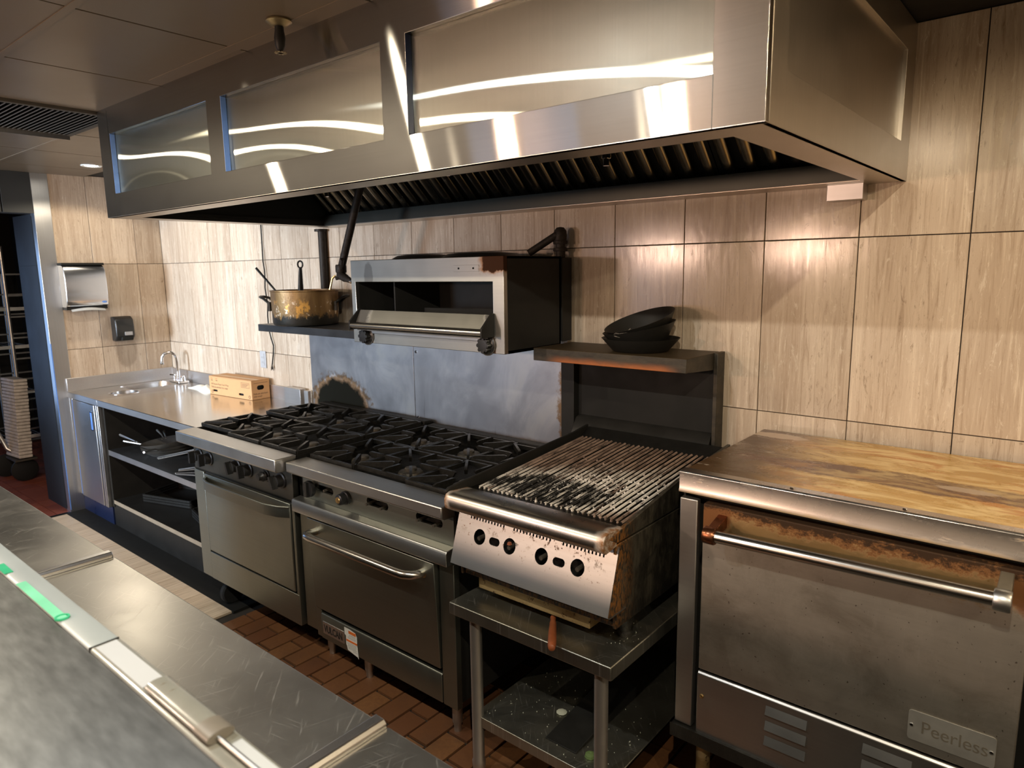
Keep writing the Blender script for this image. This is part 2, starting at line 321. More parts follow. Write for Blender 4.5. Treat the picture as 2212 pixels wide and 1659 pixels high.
# travertine tile: veins run up the tile, shifted for each tile
n = N('travertine')
oi = n.n('ShaderNodeObjectInfo'); rv = n.n('ShaderNodeCombineXYZ')
for i in range(3): n.lk(n.math('MULTIPLY', oi.outputs['Random'], 37. + 23*i), rv.inputs[i])
v = n.vadd(n.pos, rv.outputs[0])
a = n.noise((44, 44, 1.9), 8, .72, 1.6, vec=v); b = n.noise((8, 8, .40), 4, .6, .9, vec=v); d = n.noise((190, 190, 60), 4, .7, vec=v); e = n.noise((30, 30, 6.0), 8, .80, 2.2, vec=v)
c = n.mix(n.rng(b, .3, .7), (.43, .335, .25), (.56, .46, .36))
c = n.mix(n.rng(a, .50, .66, 0, .6), c, (.30, .215, .145)); c = n.mix(n.rng(a, .47, .33, 0, .6), c, (.70, .60, .47))
c = n.mix(n.math('MULTIPLY', n.rng(e, .56, .66), n.rng(b, .40, .56, .15, .75)), c, (.20, .14, .09)); c = n.mix(n.math('MULTIPLY', n.rng(e, .44, .36), .5), c, (.72, .64, .53)); c = n.mix(n.rng(d, .60, .72, 0, .35), c, (.22, .16, .11))
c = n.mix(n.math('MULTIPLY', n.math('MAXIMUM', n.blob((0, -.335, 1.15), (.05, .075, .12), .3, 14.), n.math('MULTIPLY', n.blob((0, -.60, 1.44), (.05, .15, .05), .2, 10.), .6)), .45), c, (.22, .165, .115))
hsv = n.n('ShaderNodeHueSaturation'); n.lk(c, hsv.inputs['Color']); n.lk(n.rng(oi.outputs['Random'], 0, 1, .90, 1.08, False), hsv.inputs['Value'])
MATS['travertine'] = n.out(hsv.outputs[0], n.rng(e, .5, .8, .13, .34), 0.0, bump=e, bs=.08, bd=.002)
n = N('brick_clay'); oi = n.n('ShaderNodeObjectInfo'); a = n.noise((60, 60, 60), 4, .7); b = n.noise((5, 5, 5), 4)
c = n.mix(oi.outputs['Random'], (.13, .052, .022), (.215, .098, .036)); c = n.mix(n.rng(a, .35, .7, 0, .5), c, (.13, .05, .025)); c = n.mix(n.rng(b, .45, .7, 0, .4), c, (.09, .045, .025))
MATS['brick_clay'] = n.out(c, .48, 0., bump=a, bs=.3, bd=.003)
n = N('quarry_red'); oi = n.n('ShaderNodeObjectInfo'); a = n.noise((30, 30, 30), 4, .6)
MATS['quarry_red'] = n.out(n.mix(n.math('MULTIPLY', n.math('ADD', a, oi.outputs['Random']), .5), (.16, .035, .02), (.30, .085, .05)), .5, 0.)
n = N('wood_plank'); oi = n.n('ShaderNodeObjectInfo'); rv = n.n('ShaderNodeCombineXYZ'); n.lk(n.math('MULTIPLY', oi.outputs['Random'], 20.), rv.inputs[0]); v = n.vadd(n.pos, rv.outputs[0])
a = n.noise((70, 3, 1), 5, .65, .6, vec=v); c = n.mix(n.rng(a, .3, .7), (.50, .38, .26), (.74, .60, .44)); c = n.mix(n.math('MULTIPLY', oi.outputs['Random'], .35), c, (.52, .42, .31))
MATS['wood_plank'] = n.out(c, .45, 0., bump=a, bs=.1)
n = N('black_panel_wall'); MATS['black_panel_wall'] = n.out(n.mix(n.noise((6, 6, 6)), (.012, .012, .011), (.022, .021, .02)), n.rng(n.noise((8, 8, 8), 5, .6, off=(1, 1, 1)), .3, .7, .45, .7), 0.0, spec=.12)

# ------------------------------------------------------------------ mesh helper
ROOT = {}
class MB:
    def __init__(s): s.v = []; s.f = []
    def add(s, vs, fs):
        o = len(s.v); s.v += [Vector(q) for q in vs]; s.f += [[i+o for i in f] for f in fs]; return s
    def box(s, x0, x1, y0, y1, z0, z1):
        return s.add([(x0, y0, z0), (x1, y0, z0), (x1, y1, z0), (x0, y1, z0), (x0, y0, z1), (x1, y0, z1), (x1, y1, z1), (x0, y1, z1)],
                     [[3, 2, 1, 0], [4, 5, 6, 7], [0, 1, 5, 4], [1, 2, 6, 5], [2, 3, 7, 6], [3, 0, 4, 7]])
    def cyl(s, p0, p1, r, n=16, r2=None):
        p0 = Vector(p0); p1 = Vector(p1); r2 = r if r2 is None else r2
        d = (p1-p0).normalized(); a = d.orthogonal().normalized(); b = d.cross(a); vs = []
        for p, q in ((p0, r), (p1, r2)):
            for i in range(n):
                t = 2*PI*i/n; vs.append(p + (a*math.cos(t)+b*math.sin(t))*q)
        return s.add(vs, [[i, (i+1) % n, n+(i+1) % n, n+i] for i in range(n)] + [list(range(n))[::-1], list(range(n, 2*n))])
    def tube(s, pts, r, n=10, rs=None):
        pts = [Vector(p) for p in pts]; m = len(pts); vs = []; a = None
        for i, p in enumerate(pts):
            d = ((pts[min(i+1, m-1)]-p).normalized() + (p-pts[max(i-1, 0)]).normalized())
            if d.length < 1e-6: d = pts[min(i+1, m-1)]-pts[max(i-1, 0)]
            d.normalize()
            if a is None: a = d.orthogonal().normalized()
            a = (a - d*a.dot(d)).normalized(); b = d.cross(a); q = rs[i] if rs else r
            for k in range(n):
                t = 2*PI*k/n; vs.append(p + (a*math.cos(t)+b*math.sin(t))*q)
        fs = [[i*n+k, i*n+(k+1) % n, (i+1)*n+(k+1) % n, (i+1)*n+k] for i in range(m-1) for k in range(n)]
        return s.add(vs, fs + [list(range(n))[::-1], list(range((m-1)*n, m*n))])
    def lathe(s, prof, c=(0, 0, 0), n=32, axis='z', close=True):
        c = Vector(c); vs = []
        for r, h in prof:
            for k in range(n):
                t = 2*PI*k/n; q = (r*math.cos(t), r*math.sin(t), h)
                if axis == 'y': q = (q[0], q[2], q[1])
                if axis == 'x': q = (q[2], q[0], q[1])
                vs.append(c+Vector(q))
        m = len(prof); fs = [[i*n+k, i*n+(k+1) % n, (i+1)*n+(k+1) % n, (i+1)*n+k] for i in range(m-1) for k in range(n)]
        if close: fs += [list(range(n))[::-1], list(range((m-1)*n, m*n))]
        return s.add(vs, fs)
    def prism(s, poly, axis, a0, a1):
        n = len(poly); mk = {'x': lambda p, a: (a, p[0], p[1]), 'y': lambda p, a: (p[0], a, p[1]), 'z': lambda p, a: (p[0], p[1], a)}[axis]
        return s.add([mk(p, a0) for p in poly]+[mk(p, a1) for p in poly], [list(range(n))[::-1], list(range(n, 2*n))] + [[i, (i+1) % n, n+(i+1) % n, n+i] for i in range(n)])
    def plate(s, outer, holes, mp, t):
        """flat plate with holes; mp(u, v, w) maps plate coordinates (w = depth) to space"""
        loops = [outer]+holes; pts = [p for l in loops for p in l]
        tri = tessellate_polygon([[Vector((p[0], p[1], 0)) for p in l] for l in loops]); n = len(pts)
        vs = [mp(p[0], p[1], 0) for p in pts]+[mp(p[0], p[1], t) for p in pts]
        fs = [list(q) for q in tri]+[[n+i for i in reversed(q)] for q in tri]; o = 0
        for l in loops:
            m = len(l); fs += [[o+i, o+(i+1) % m, n+o+(i+1) % m, n+o+i] for i in range(m)]; o += m
        return s.add(vs, fs)
    def data(s, name, off=(0, 0, 0), ang=40):
        me = bpy.data.meshes.new(name); off = Vector(off)
        me.from_pydata([v-off for v in s.v], [], s.f)
        bm = bmesh.new(); bm.from_mesh(me); bmesh.ops.remove_doubles(bm, verts=bm.verts, dist=1e-6); bmesh.ops.recalc_face_normals(bm, faces=bm.faces); bm.to_mesh(me); bm.free()
        me.polygons.foreach_set('use_smooth', [True]*len(me.polygons)); me.set_sharp_from_angle(angle=math.radians(ang))
        return me
    def build(s, name, mat, parent=None, bev=0., kind=None, label=None, cat=None, group=None, ang=40, seg=2):
        if parent is None:
            xs = [v.x for v in s.v]; ys = [v.y for v in s.v]; zs = [v.z for v in s.v]
            off = Vector(((min(xs)+max(xs))/2, (min(ys)+max(ys))/2, min(zs)))
        else:
            rr = ROOT.get(parent, parent); off = Vector((0, 0, 0)) if rr.get('_l') else rr.location.copy()
        me = s.data(name, off, ang); o = bpy.data.objects.new(name, me); COL.objects.link(o)
        me.materials.append(MATS[mat])
        if parent is None: o.location = off
        else:
            o.parent = parent; ROOT[o] = rr
        if bev:
            m = o.modifiers.new('bevel', 'BEVEL'); m.width = bev; m.segments = seg; m.limit_method = 'ANGLE'; m.angle_limit = math.radians(40); m.harden_normals = False
        if kind: o['kind'] = kind
        if label: o['label'] = label
        if cat: o['category'] = cat
        if group: o['group'] = group
        return o
def thing(name, label, cat, loc=(0, 0, 0), rot=(0, 0, 0), group=None, local=False):
    o = bpy.data.objects.new(name, None); COL.objects.link(o); o.location = loc; o.rotation_euler = rot; o.empty_display_size = .1
    o['label'] = label; o['category'] = cat
    if group: o['group'] = group
    ROOT[o] = o
    if local: LOCAL.add(o.name); o['_l'] = 1
    return o
LOCAL = set()
def inst(name, me, parent, loc, rot=(0, 0, 0), mat=None, sc=None):
    """a copy that shares mesh data, placed in world coordinates under parent"""
    o = bpy.data.objects.new(name, me); COL.objects.link(o)
    if parent is not None:
        rr = ROOT.get(parent, parent); o.parent = parent; ROOT[o] = rr
        o.location = Vector(loc) if rr.get('_l') else Vector(loc)-rr.location
    else: o.location = loc
    o.rotation_euler = rot
    if sc: o.scale = sc
    return o
def rect(x0, x1, y0, y1): return [(x0, y0), (x1, y0), (x1, y1), (x0, y1)]
def circ(c, r, n=20): return [(c[0]+r*math.cos(2*PI*i/n), c[1]+r*math.sin(2*PI*i/n)) for i in range(n)]
def slot(c, w, h, n=8):
    r = h/2; q = [(c[0]+w/2-r+r*math.cos(-PI/2+PI*i/n), c[1]+r*math.sin(-PI/2+PI*i/n)) for i in range(n+1)]
    return q+[(c[0]-w/2+r+r*math.cos(PI/2+PI*i/n), c[1]+r*math.sin(PI/2+PI*i/n)) for i in range(n+1)]
def rrect(x0, x1, y0, y1, r, n=5):
    q = []
    for cx, cy, a in ((x1-r, y0+r, -PI/2), (x1-r, y1-r, 0), (x0+r, y1-r, PI/2), (x0+r, y0+r, PI)):
        q += [(cx+r*math.cos(a+PI/2*i/n), cy+r*math.sin(a+PI/2*i/n)) for i in range(n+1)]
    return q
def text(body, size, mat, parent, origin, ex, ey, name='lettering', depth=.0006, bold=0., width=None):
    """lettering laid on a surface: origin = lower left corner, ex / ey = reading direction and up"""
    cu = bpy.data.curves.new(name, 'FONT'); cu.body = body; cu.size = size; cu.extrude = depth; cu.offset = bold
    tmp = bpy.data.objects.new('tmp', cu); COL.objects.link(tmp); bpy.context.view_layer.update()
    me = bpy.data.meshes.new_from_object(tmp.evaluated_get(bpy.context.evaluated_depsgraph_get())); bpy.data.objects.remove(tmp); bpy.data.curves.remove(cu)
    ex = Vector(ex).normalized(); ey = Vector(ey).normalized(); ez = ex.cross(ey); o0 = Vector(origin)
    k = 1.
    if width: k = width/max(v.co.x for v in me.vertices)
    rr = ROOT.get(parent, parent); off = Vector((0, 0, 0)) if rr.get('_l') else rr.location
    for v in me.vertices: v.co = o0 + ex*v.co.x*k + ey*v.co.y + ez*v.co.z - off
    me.materials.clear(); me.materials.append(MATS[mat]); me.name = name
    o = bpy.data.objects.new(name, me); COL.objects.link(o); o.parent = parent; ROOT[o] = rr
    return o

# ================================================================== SETTING
ZC = 2.425          # ceiling height
ZU, ZL = 1.8085, 1.1965   # tile joints on the walls
XV = 3.8198
# ---- floor
fl = MB().box(-3.4, 8.2, -6.2, .15, -.12, -.012).build('floor', 'grout_dark', kind='structure')
bm_ = MB().box(-.0470, .0470, -.1020, .1020, -.010, 0.0); me = bm_.data('brick'); me.materials.append(MATS['brick_clay'])
for i in range(24):
    x = 2.515 + .1045*i
    for j in range(8):
        y = -1.905 + .215*j + (.1075 if i % 2 == 0 else 0) - .015
        o = inst('brick', me, fl, (x, y, random.uniform(-.0012, .0008))); o.rotation_euler.z = random.uniform(-.006, .006)
pm = MB().box(-.0785, .0785, -.60, .60, -.010, 0.001).data('plank'); pm.materials.append(MATS['wood_plank'])
for i in range(15):
    for j in range(2):
        inst('plank', pm, fl, (.065+.16*i, -1.85 + 1.205*j + (.5 if i % 2 else .0), 0))
qm = MB().box(-.074, .074, -.074, .074, -.010, 0.0).data('quarry_tile'); qm.materials.append(MATS['quarry_red'])
for i in range(20):
    for j in range(9): inst('quarry_tile', qm, fl, (-.09-.152*i, -1.45+.152*j, random.uniform(-.001, .0005)))
MB().box(.006, 2.40, -.872, -.728, -.009, .004).build('floor_shade_strip', 'black_matte', fl)  # black strip laid where the floor along the kick lies in shade
MB().box(-.02, .02, -2.4, -.84, -.01, .003).build('threshold_strip', 'dark_trough', fl)

# ---- tiled walls
wb = MB().box(-.6, 8.2, .009, .15, 0, 2.6).build('wall_back', 'grout_dark', kind='structure')
wl = MB().box(-.15, -.009, -.735, .009, 0, 2.6).build('wall_left', 'grout_dark', kind='structure')
TW, TH, J = .307, .612, .0015
cache = {}
def tile(parent, ax, a0, a1, z0, z1):
    w = round(a1-a0-2*J, 4); h = round(z1-z0-2*J, 4); key = (ax, w, h)
    if key not in cache:
        b = .0012; m = MB()
        prof = [(-w/2, -h/2), (w/2, -h/2), (w/2, h/2), (-w/2, h/2)]; inn = [(-w/2+b, -h/2+b), (w/2-b, -h/2+b), (w/2-b, h/2-b), (-w/2+b, h/2-b)]
        mp = (lambda p, d: (p[0], d, p[1])) if ax == 'y' else (lambda p, d: (-d, p[0], p[1]))
        m.add([mp(p, .010) for p in prof]+[mp(p, b) for p in prof]+[mp(p, 0.) for p in inn],
              [[8, 9, 10, 11]]+[[i, (i+1) % 4, 4+(i+1) % 4, 4+i] for i in range(4)]+[[4+i, 4+(i+1) % 4, 8+(i+1) % 4, 8+i] for i in range(4)])
        cache[key] = m.data('tile', ang=20); cache[key].materials.append(MATS['travertine'])
    t = random.uniform(-.0004, .0004)
    loc = ((a0+a1)/2, t, (z0+z1)/2) if ax == 'y' else (t, (a0+a1)/2, (z0+z1)/2)
    inst('tile', cache[key], parent, loc)
rows = [(ZL-TH, ZL), (ZL, ZU), (ZU, ZC+.01)]
xs = [0.0]+[XV+TW*k for k in range(-12, 12)]
for a, b in zip(xs[:-1], xs[1:]):
    for z0, z1 in rows: tile(wb, 'y', a, b, z0, z1)
ys = [0.0, -.193, -.500, -.735]
for a, b in zip(ys[:-1], ys[1:]):
    for z0, z1 in rows: tile(wl, 'x', b, a, z0, z1)
# ---- stainless wall end and the dark chase by the doorway
cg = MB().prism([(-.004, -.734), (.004, -.734), (.004, -.838), (-.075, -.838), (-.075, -.832), (-.004, -.832)], 'z', 0, ZC).build('trim_1', 'corner_steel', bev=.0015, kind='structure')
MB().prism([(-.0745, -.8385), (-.062, -.8385), (-.062, -.8395), (-.0745, -.8395)], 'z', .02, 2.14).build('seal_strip', 'black_matte', cg)
MB().box(.0035, .0052, -.8385, -.832, .02, 1.25).build('edge_blue_glint', 'bright_blue', cg)  # blue strip painting the bluish reflection on this edge
ch = MB().box(-.50, -.0042, -.831, .0, 0, 2.155).build('wall_chase', 'charcoal_paint', kind='structure')
MB().box(-.44, -.09, -.8345, -.8315, .04, 1.80).build('cover_panel', 'charcoal_paint', ch, bev=.001)
MB().box(-.02, -.0045, -.8345, -.8315, 1.86, 2.02).build('guard_plate', 'corner_steel', ch)
hd = MB().box(-.16, -.006, -2.2, -.831, 2.155, 2.5).build('trim_2', 'grout_dark', kind='structure')
for k in range(7): MB().box(-.008, .004, -.835-.185*(k+1)+.004, -.835-.185*k-.004, 2.152, ZC).build('header_board', 'charcoal_header', hd, bev=.001)
# ---- rest of the shell
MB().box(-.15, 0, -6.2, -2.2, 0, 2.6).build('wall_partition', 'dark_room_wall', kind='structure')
MB().box(8.05, 8.2, -6.2, .15, 0, 2.6).build('wall_right', 'wall_plain', kind='structure')
MB().plate(rect(-3.4, 8.2, 0, 2.6), [rect(-.1, 1.6, .9, 2.2)], lambda u, v, w: (u, -6.2+w, v), .14).build('wall_front', 'wall_plain', kind='structure')
wn = MB().plate(rect(-.12, 1.62, .88, 2.22), [rect(-.05, .72, .95, 2.15), rect(.78, 1.55, .95, 2.15)], lambda u, v, w: (u, -6.17+w, v), .05).build('window_1', 'white_plastic', kind='structure')
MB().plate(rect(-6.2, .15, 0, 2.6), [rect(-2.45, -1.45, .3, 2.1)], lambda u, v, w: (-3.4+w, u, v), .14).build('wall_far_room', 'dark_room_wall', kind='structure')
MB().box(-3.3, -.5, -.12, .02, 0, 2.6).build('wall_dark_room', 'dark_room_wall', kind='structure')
# ---- ceiling: flush metal panels in a grid, open slot beside each
ce = MB().box(-3.4, 8.2, -6.2, .15, ZC+.012, ZC+.2).build('ceiling', 'ceiling_gap', kind='structure')
GX0, GX, GY0, GY = 3.49, .6215, -1.7185, .609
cm = MB().box(-GX/2+.0045, GX/2-.0045, -GY/2+.0045, GY/2-.0045, 0, .010).data('ceiling_panel'); cm.materials.append(MATS['ceiling_brown'])
bmh = MB().box(-GX/2, GX/2, -.011, .011, -.001, .009).data('grid_bar'); bmh.materials.append(MATS['ceiling_brown'])
for i in range(-10, 8):
    for j in range(-7, 4):
        x = GX0+GX*i; y = GY0+GY*j
        if y+GY > .1: continue
        if i == -3 and j == 0: continue      # vent cell
        if y > -1.2 and x > 2.3 and x+GX < 5.1: continue
        inst('ceiling_panel', cm, ce, (x+GX/2, y+GY/2, ZC+random.uniform(0, .0006)))
        if -2.4 < y < -1 and x < 5: inst('grid_bar', bmh, ce, (x+GX/2, y, ZC-.0005))
MB().box(2.92, 6.0, -1.277, -1.2365, ZC-.0012, ZC+.008).build('hood_gap_trim', 'ceiling_brown', ce)
MB().box(2.25, 5.2, -1.2365, -1.214, ZC+.004, ZC+.011).build('hood_gap', 'ceiling_gap', ce)

# ================================================================== LAMPS of the room, with added fill
def downlight(x, y, label, power, color=(1, .875, .67), rad=.010, ang=176, em='lamp_cool', z=ZC):
    t = thing('recessed_downlight', label, 'ceiling light', (x, y, z), group='recessed downlights')  # name and group also used for the added fill row
    MB().lathe([(.040, .004), (.040, -.002), (.058, -.005), (.062, 0), (.062, .004)], (x, y, z), 24).build('trim_ring', 'white_plastic', t)
    MB().lathe([(.0, -.0005), (.039, -.0005)], (x, y, z), 24, close=False).build('lens', em, t)
    l = bpy.data.lights.new('downlight_beam', 'SPOT'); l.energy = power; l.color = color; l.spot_size = math.radians(ang); l.spot_blend = .2; l.shadow_soft_size = rad
    o = bpy.data.objects.new('downlight_beam', l); COL.objects.link(o); o.parent = t; o.location = (0, 0, -.012)
    return t
P0 = 37
downlight(.60, -.66, 'small recessed downlight over the hand sink corner', 20, (1, .86, .66), .03, 150)
downlight(1.70, -2.38, 'recessed downlight at the far end of the aisle row', P0)
downlight(3.00, -2.38, 'recessed downlight above the dark end of the prep counter', P0)
downlight(4.30, -2.38, 'recessed downlight above the middle of the pass shelf', P0, (.93, .98, 1.0))
downlight(5.61, -2.38, 'recessed downlight nearest the deck oven', P0*1.9)
downlight(6.90, -2.38, 'recessed downlight at the near end of the aisle row', P0)
downlight(6.6, -.95, 'recessed downlight beside the wall to the right of the hood', P0*.85, (1, .76, .46))
for k, x in enumerate((.9, 2.9, 4.9, 6.9)):  # row added out of view as fill light
    downlight(x, -4.9, 'added fill light over the dining side, %s from the front window' % ('first', 'second', 'third', 'fourth')[k], P0*.30)
for x, lb in ((2.25, 'dome heat lamp hanging at the far end of the pass'), (3.6, 'dome heat lamp hanging nearer the deck oven end of the pass')):
    t = thing('heat_lamp', lb, 'heat lamp', (x, -4.1, 1.93), group='heat lamps over the pass')
    MB().lathe([(.012, .25), (.03, .23), (.06, .16), (.11, .06), (.115, 0), (.110, 0), (.105, .058), (.055, .155), (.0, .20)], (x, -4.1, 1.93), 28, close=False).build('shade', 'black_steel', t)
    MB().cyl((x, -4.1, 2.18), (x, -4.1, ZC), .008, 10).build('rod', 'black_steel', t)
    MB().lathe([(0, .02), (.045, .035), (.06, .075), (.045, .12), (0, .14)], (x, -4.1, 1.93), 20, close=False).build('bulb', 'lamp_warm', t)
    l = bpy.data.lights.new('heat_lamp_glow', 'POINT'); l.energy = 80; l.color = (1, .66, .48); l.shadow_soft_size = .06
    o = bpy.data.objects.new('heat_lamp_glow', l); COL.objects.link(o); o.parent = t; o.location = (0, 0, -.06)

# ================================================================== EXHAUST HOOD
HX0, HX1, HY, HB = 2.249, 5.174, -1.2136, 1.974
hood = thing('exhaust_hood', 'long stainless steel canopy exhaust hood with recessed panels over the cook line', 'range hood', (3.71, -.6, HB))
wins = [(2.362, 3.200), (3.302, 4.141), (4.241, 5.072)]
MB().plate(rect(HX0, HX1, HB, ZC+.004), [rect(a, b, 2.071, 2.319) for a, b in wins], lambda u, v, w: (u, HY+w, v), .02).build('front_frame', 'hood_frame_steel', hood, bev=.0012)
for k, (a, b) in enumerate(wins):
    m = MB(); NX, NZ = 16, 10; vs = []; fs = []
    for j in range(NZ+1):
        for i in range(NX+1):
            u = i/NX; w = j/NZ
            bow = .0035*math.sin(PI*u)*math.sin(PI*w) + .0012*math.sin(5*u+k)*math.sin(PI*w)
            vs.append((a-.005+(b-a+.01)*u, HY+.0205-bow, 2.066+.258*w))
    fs = [[j*(NX+1)+i, j*(NX+1)+i+1, (j+1)*(NX+1)+i+1, (j+1)*(NX+1)+i] for j in range(NZ) for i in range(NX)]
    p = m.add(vs, fs).build('panel', 'hood_panel_steel', hood, ang=80)
    MB().box(a+.0002, a+.0016, HY-.0004, HY+.0190, 2.072, 2.318).build('film_strip', ('bright_blue', 'bright_blue', 'navy_blue')[k], p)
for xx, nm in ((HX0+.100, 'seam'), (5.074, 'seam')):
    MB().box(xx-.0006, xx+.0006, HY-.0006, HY+.001, HB, 2.415 if xx < 3 else 2.07).build(nm, 'dark_trough', hood)
MB().plate(rect(HY+.02, 0.0, HB, ZC+.004), [rect(-1.112, -.112, 2.080, 2.335)], lambda u, v, w: (HX1-w, u, v), .014).build('end_frame', 'hood_end_steel', hood, bev=.0012)
m = MB(); NY = 20; vs = []
for j in range(9):
    for i in range(NY+1):
        u = i/NY; w = j/8; vs.append((HX1-.012-.004*math.sin(PI*u)*math.sin(PI*w), -1.116+1.008*u, 2.075+.265*w))
m.add(vs, [[j*(NY+1)+i, j*(NY+1)+i+1, (j+1)*(NY+1)+i+1, (j+1)*(NY+1)+i] for j in range(8) for i in range(NY)]).build('end_panel', 'hood_end_steel', hood, ang=80)
MB().plate(rect(HX0, HX1, HY, -.0005), [rect(HX0+.1, HX1-.1, HY+.103, -.135)], lambda u, v, w: (u, v, HB+w), .0015).build('rim', 'hood_end_steel', hood)
lin = MB(); lin.box(HX0+.096, HX0+.1, HY+.1, -.13, HB+.001, 2.415); lin.box(HX1-.1, HX1-.096, HY+.1, -.13, HB+.001, 2.415); lin.box(HX0+.1, HX1-.1, HY+.098, HY+.102, HB+.001, 2.415); lin.box(HX0+.09, HX1-.09, HY+.1, -.01, 2.412, 2.418)
lin.box(HX0, HX0+.006, HY+.02, -.001, HB, 2.42)
lin.build('liner', 'hood_liner_black', hood)
MB().box(HX0+.098, HX0+.112, HY+.11, -.13, HB+.015, HB+.03).build('inner_ledge', 'hood_liner_black', hood)
MB().prism([(-.150, 2.030), (-.150, HB+.002), (-.002, HB+.002), (-.002, 2.05), (-.012, 2.05), (-.012, HB+.01), (-.144, HB+.01), (-.144, 2.030)], 'x', HX0+.1, HX1-.1).build('grease_trough', 'dark_trough', hood)
MB().box(HX0+.1, HX1-.1, -.012, -.002, 2.04, 2.415).build('back_liner', 'hood_liner_black', hood)
fw_ = (HX1-HX0-.21)/6
bf = MB(); L = .50; q = []
for i in range(9):
    t = PI*i/8; q.append((.021*math.cos(t), -.012*math.sin(t)))
q = [(p[0], p[1]) for p in q]+[(-.019, .001), (.019, .001)]
# baffle profile in (x, local thickness), swept along the sloped filter plane (y -1, z +1)
d = Vector((0, -.735, .678)); nn = Vector((0, -.678, -.735))
vs = []
for s_ in (0., L):
    for p in q: vs.append(Vector((p[0], 0, 0)) + d*s_ + nn*(-p[1]))
bf.add(vs, [[i, (i+1) % len(q), len(q)+(i+1) % len(q), len(q)+i] for i in range(len(q))]+[list(range(len(q)))[::-1], list(range(len(q), 2*len(q)))])
bmesh_ = bf.data('baffle'); bmesh_.materials.append(MATS['baffle_steel'])
org = Vector((0, -.098, 2.030))
for k in range(6):
    x0 = HX0+.105+fw_*k; fm = MB()
    for (a0, a1, s0, s1) in ((x0+.002, x0+.016, 0, L), (x0+fw_-.016, x0+fw_-.002, 0, L), (x0+.002, x0+fw_-.002, 0, .014), (x0+.002, x0+fw_-.002, L-.014, L)):
        vs = []
        for s_ in (s0, s1):
            for xx in (a0, a1):
                for w in (-.018, .006): vs.append(Vector((xx, 0, 0))+org+d*s_+nn*w)
        fm.add(vs, [[0, 1, 3, 2], [4, 6, 7, 5], [0, 2, 6, 4], [1, 5, 7, 3], [0, 4, 5, 1], [2, 3, 7, 6]])
    vs = [Vector((xx, 0, 0))+org+d*s_+nn*-.02 for s_ in (0, L) for xx in (x0+.004, x0+fw_-.004)]
    fo = fm.build('filter', 'dark_trough', hood)
    MB().add(vs, [[0, 1, 3, 2]]).build('filter_back', 'black_matte', fo)
    for i in range(6): inst('baffle', bmesh_, fo, Vector((x0+.035+(fw_-.07)*i/5, 0, 0))+org+d*.006)
for (x, y, z) in ((3.30, -.80, 2.015), (3.95, -.78, 2.035), (4.585, -.80, 2.00)):
    MB().lathe([(0, 0), (.009, 0), (.009, .018), (.013, .02), (.013, .034), (.008, .036), (.008, .12)], (x, y, z), 12, close=False).build('fire_nozzle', 'chrome', hood)
pj_ = MB().tube([(2.6, -.8, 2.14), (5.0, -.8, 2.14)], .009, 8).build('nozzle_pipe', 'black_steel', hood)
MB().box(4.958, 5.066, -.06, -.001, 1.925, 2.0).build('hanger_plate', 'sheet_steel', bev=.001, label='small square stainless cover plate under the right end of the hood', cat='cover plate')

# ---- ceiling sprinkler and vent
sp = thing('sprinkler_head', 'brass fire sprinkler head with round plate under the ceiling', 'sprinkler', (3.815, -1.30, ZC-.1))
MB().lathe([(.0, 0), (.034, -.001), (.036, -.006), (.022, -.016), (.012, -.018), (.0, -.018)], (3.815, -1.30, ZC), 28, close=False).build('escutcheon', 'sprinkler_brass', sp)
MB().lathe([(.012, -.014), (.013, -.03), (.016, -.05), (.014, -.07), (.008, -.082), (0, -.084)], (3.815, -1.30, ZC), 16, close=False).build('frame_arms', 'black_steel', sp)
df = MB()
for k in range(10):
    a = 2*PI*k/10; df.box(-.003, .003, 0, .017, -.0008, .0008)
    for v in df.v[-8:]:
        x, y = v.x, v.y; v.x = x*math.cos(a)-y*math.sin(a)+3.815; v.y = x*math.sin(a)+y*math.cos(a)-1.30; v.z += ZC-.088
df.build('deflector', 'sprinkler_brass', sp)
vx0, vx1, vy0, vy1 = GX0-3*GX, GX0-2*GX, GY0, GY0+GY
vt = thing('ceiling_vent', 'square louvred return air vent set into the brown ceiling', 'vent', ((vx0+vx1)/2, (vy0+vy1)/2, ZC-.02))
MB().plate(rect(vx0+.004, vx1-.004, vy0+.004, vy1-.004), [rect(vx0+.03, vx1-.03, vy0+.03, vy1-.03)], lambda u, v, w: (u, v, ZC-.012+w), .02).build('frame', 'vent_metal', vt, bev=.002)
MB().box(vx0+.004, vx0+.009, vy0+.01, vy1-.01, ZC-.030, ZC-.010).build('side_flange', 'corner_steel', vt)
MB().box(vx0+.02, vx1-.02, vy0+.02, vy1-.02, ZC+.0085, ZC+.0115).build('backing', 'black_matte', vt)
sm_ = MB().prism([(-.009, -.006), (-.006, -.009), (.009, .006), (.006, .009)], 'x', vx0-(vx0+vx1)/2+.03, vx1-(vx0+vx1)/2-.03).data('slat'); sm_.materials.append(MATS['vent_metal'])
for k in range(26): inst('slat', sm_, vt, ((vx0+vx1)/2, vy0+.04+(vy1-vy0-.08)*k/25, ZC-.004))

# ================================================================== SPLASH SHEETS
a = MB().box(1.957, 2.901, -.022, -.014, .86, 1.42).build('splash_sheet', 'splash_steel', bev=.0008, label='stainless splash sheet with a black scorch patch behind the far range', cat='splash panel', group='splash sheets')
a = MB().box(2.907, 3.905, -.024, -.014, .86, 1.42).build('splash_sheet', 'splash_steel', bev=.0008, label='brighter stainless splash sheet browned at its edge beside the charbroiler', cat='splash panel', group='splash sheets')
MB().box(2.899, 2.908, -.0195, -.0142, .86, 1.42).build('seam_seal', 'black_matte', a)
for x, z in ((2.925, .945), (2.925, 1.30)): MB().lathe([(0, -.028), (.006, -.027), (.008, -.024)], (x, 0, z), 10, axis='y', close=False).build('screw', 'chrome', a)

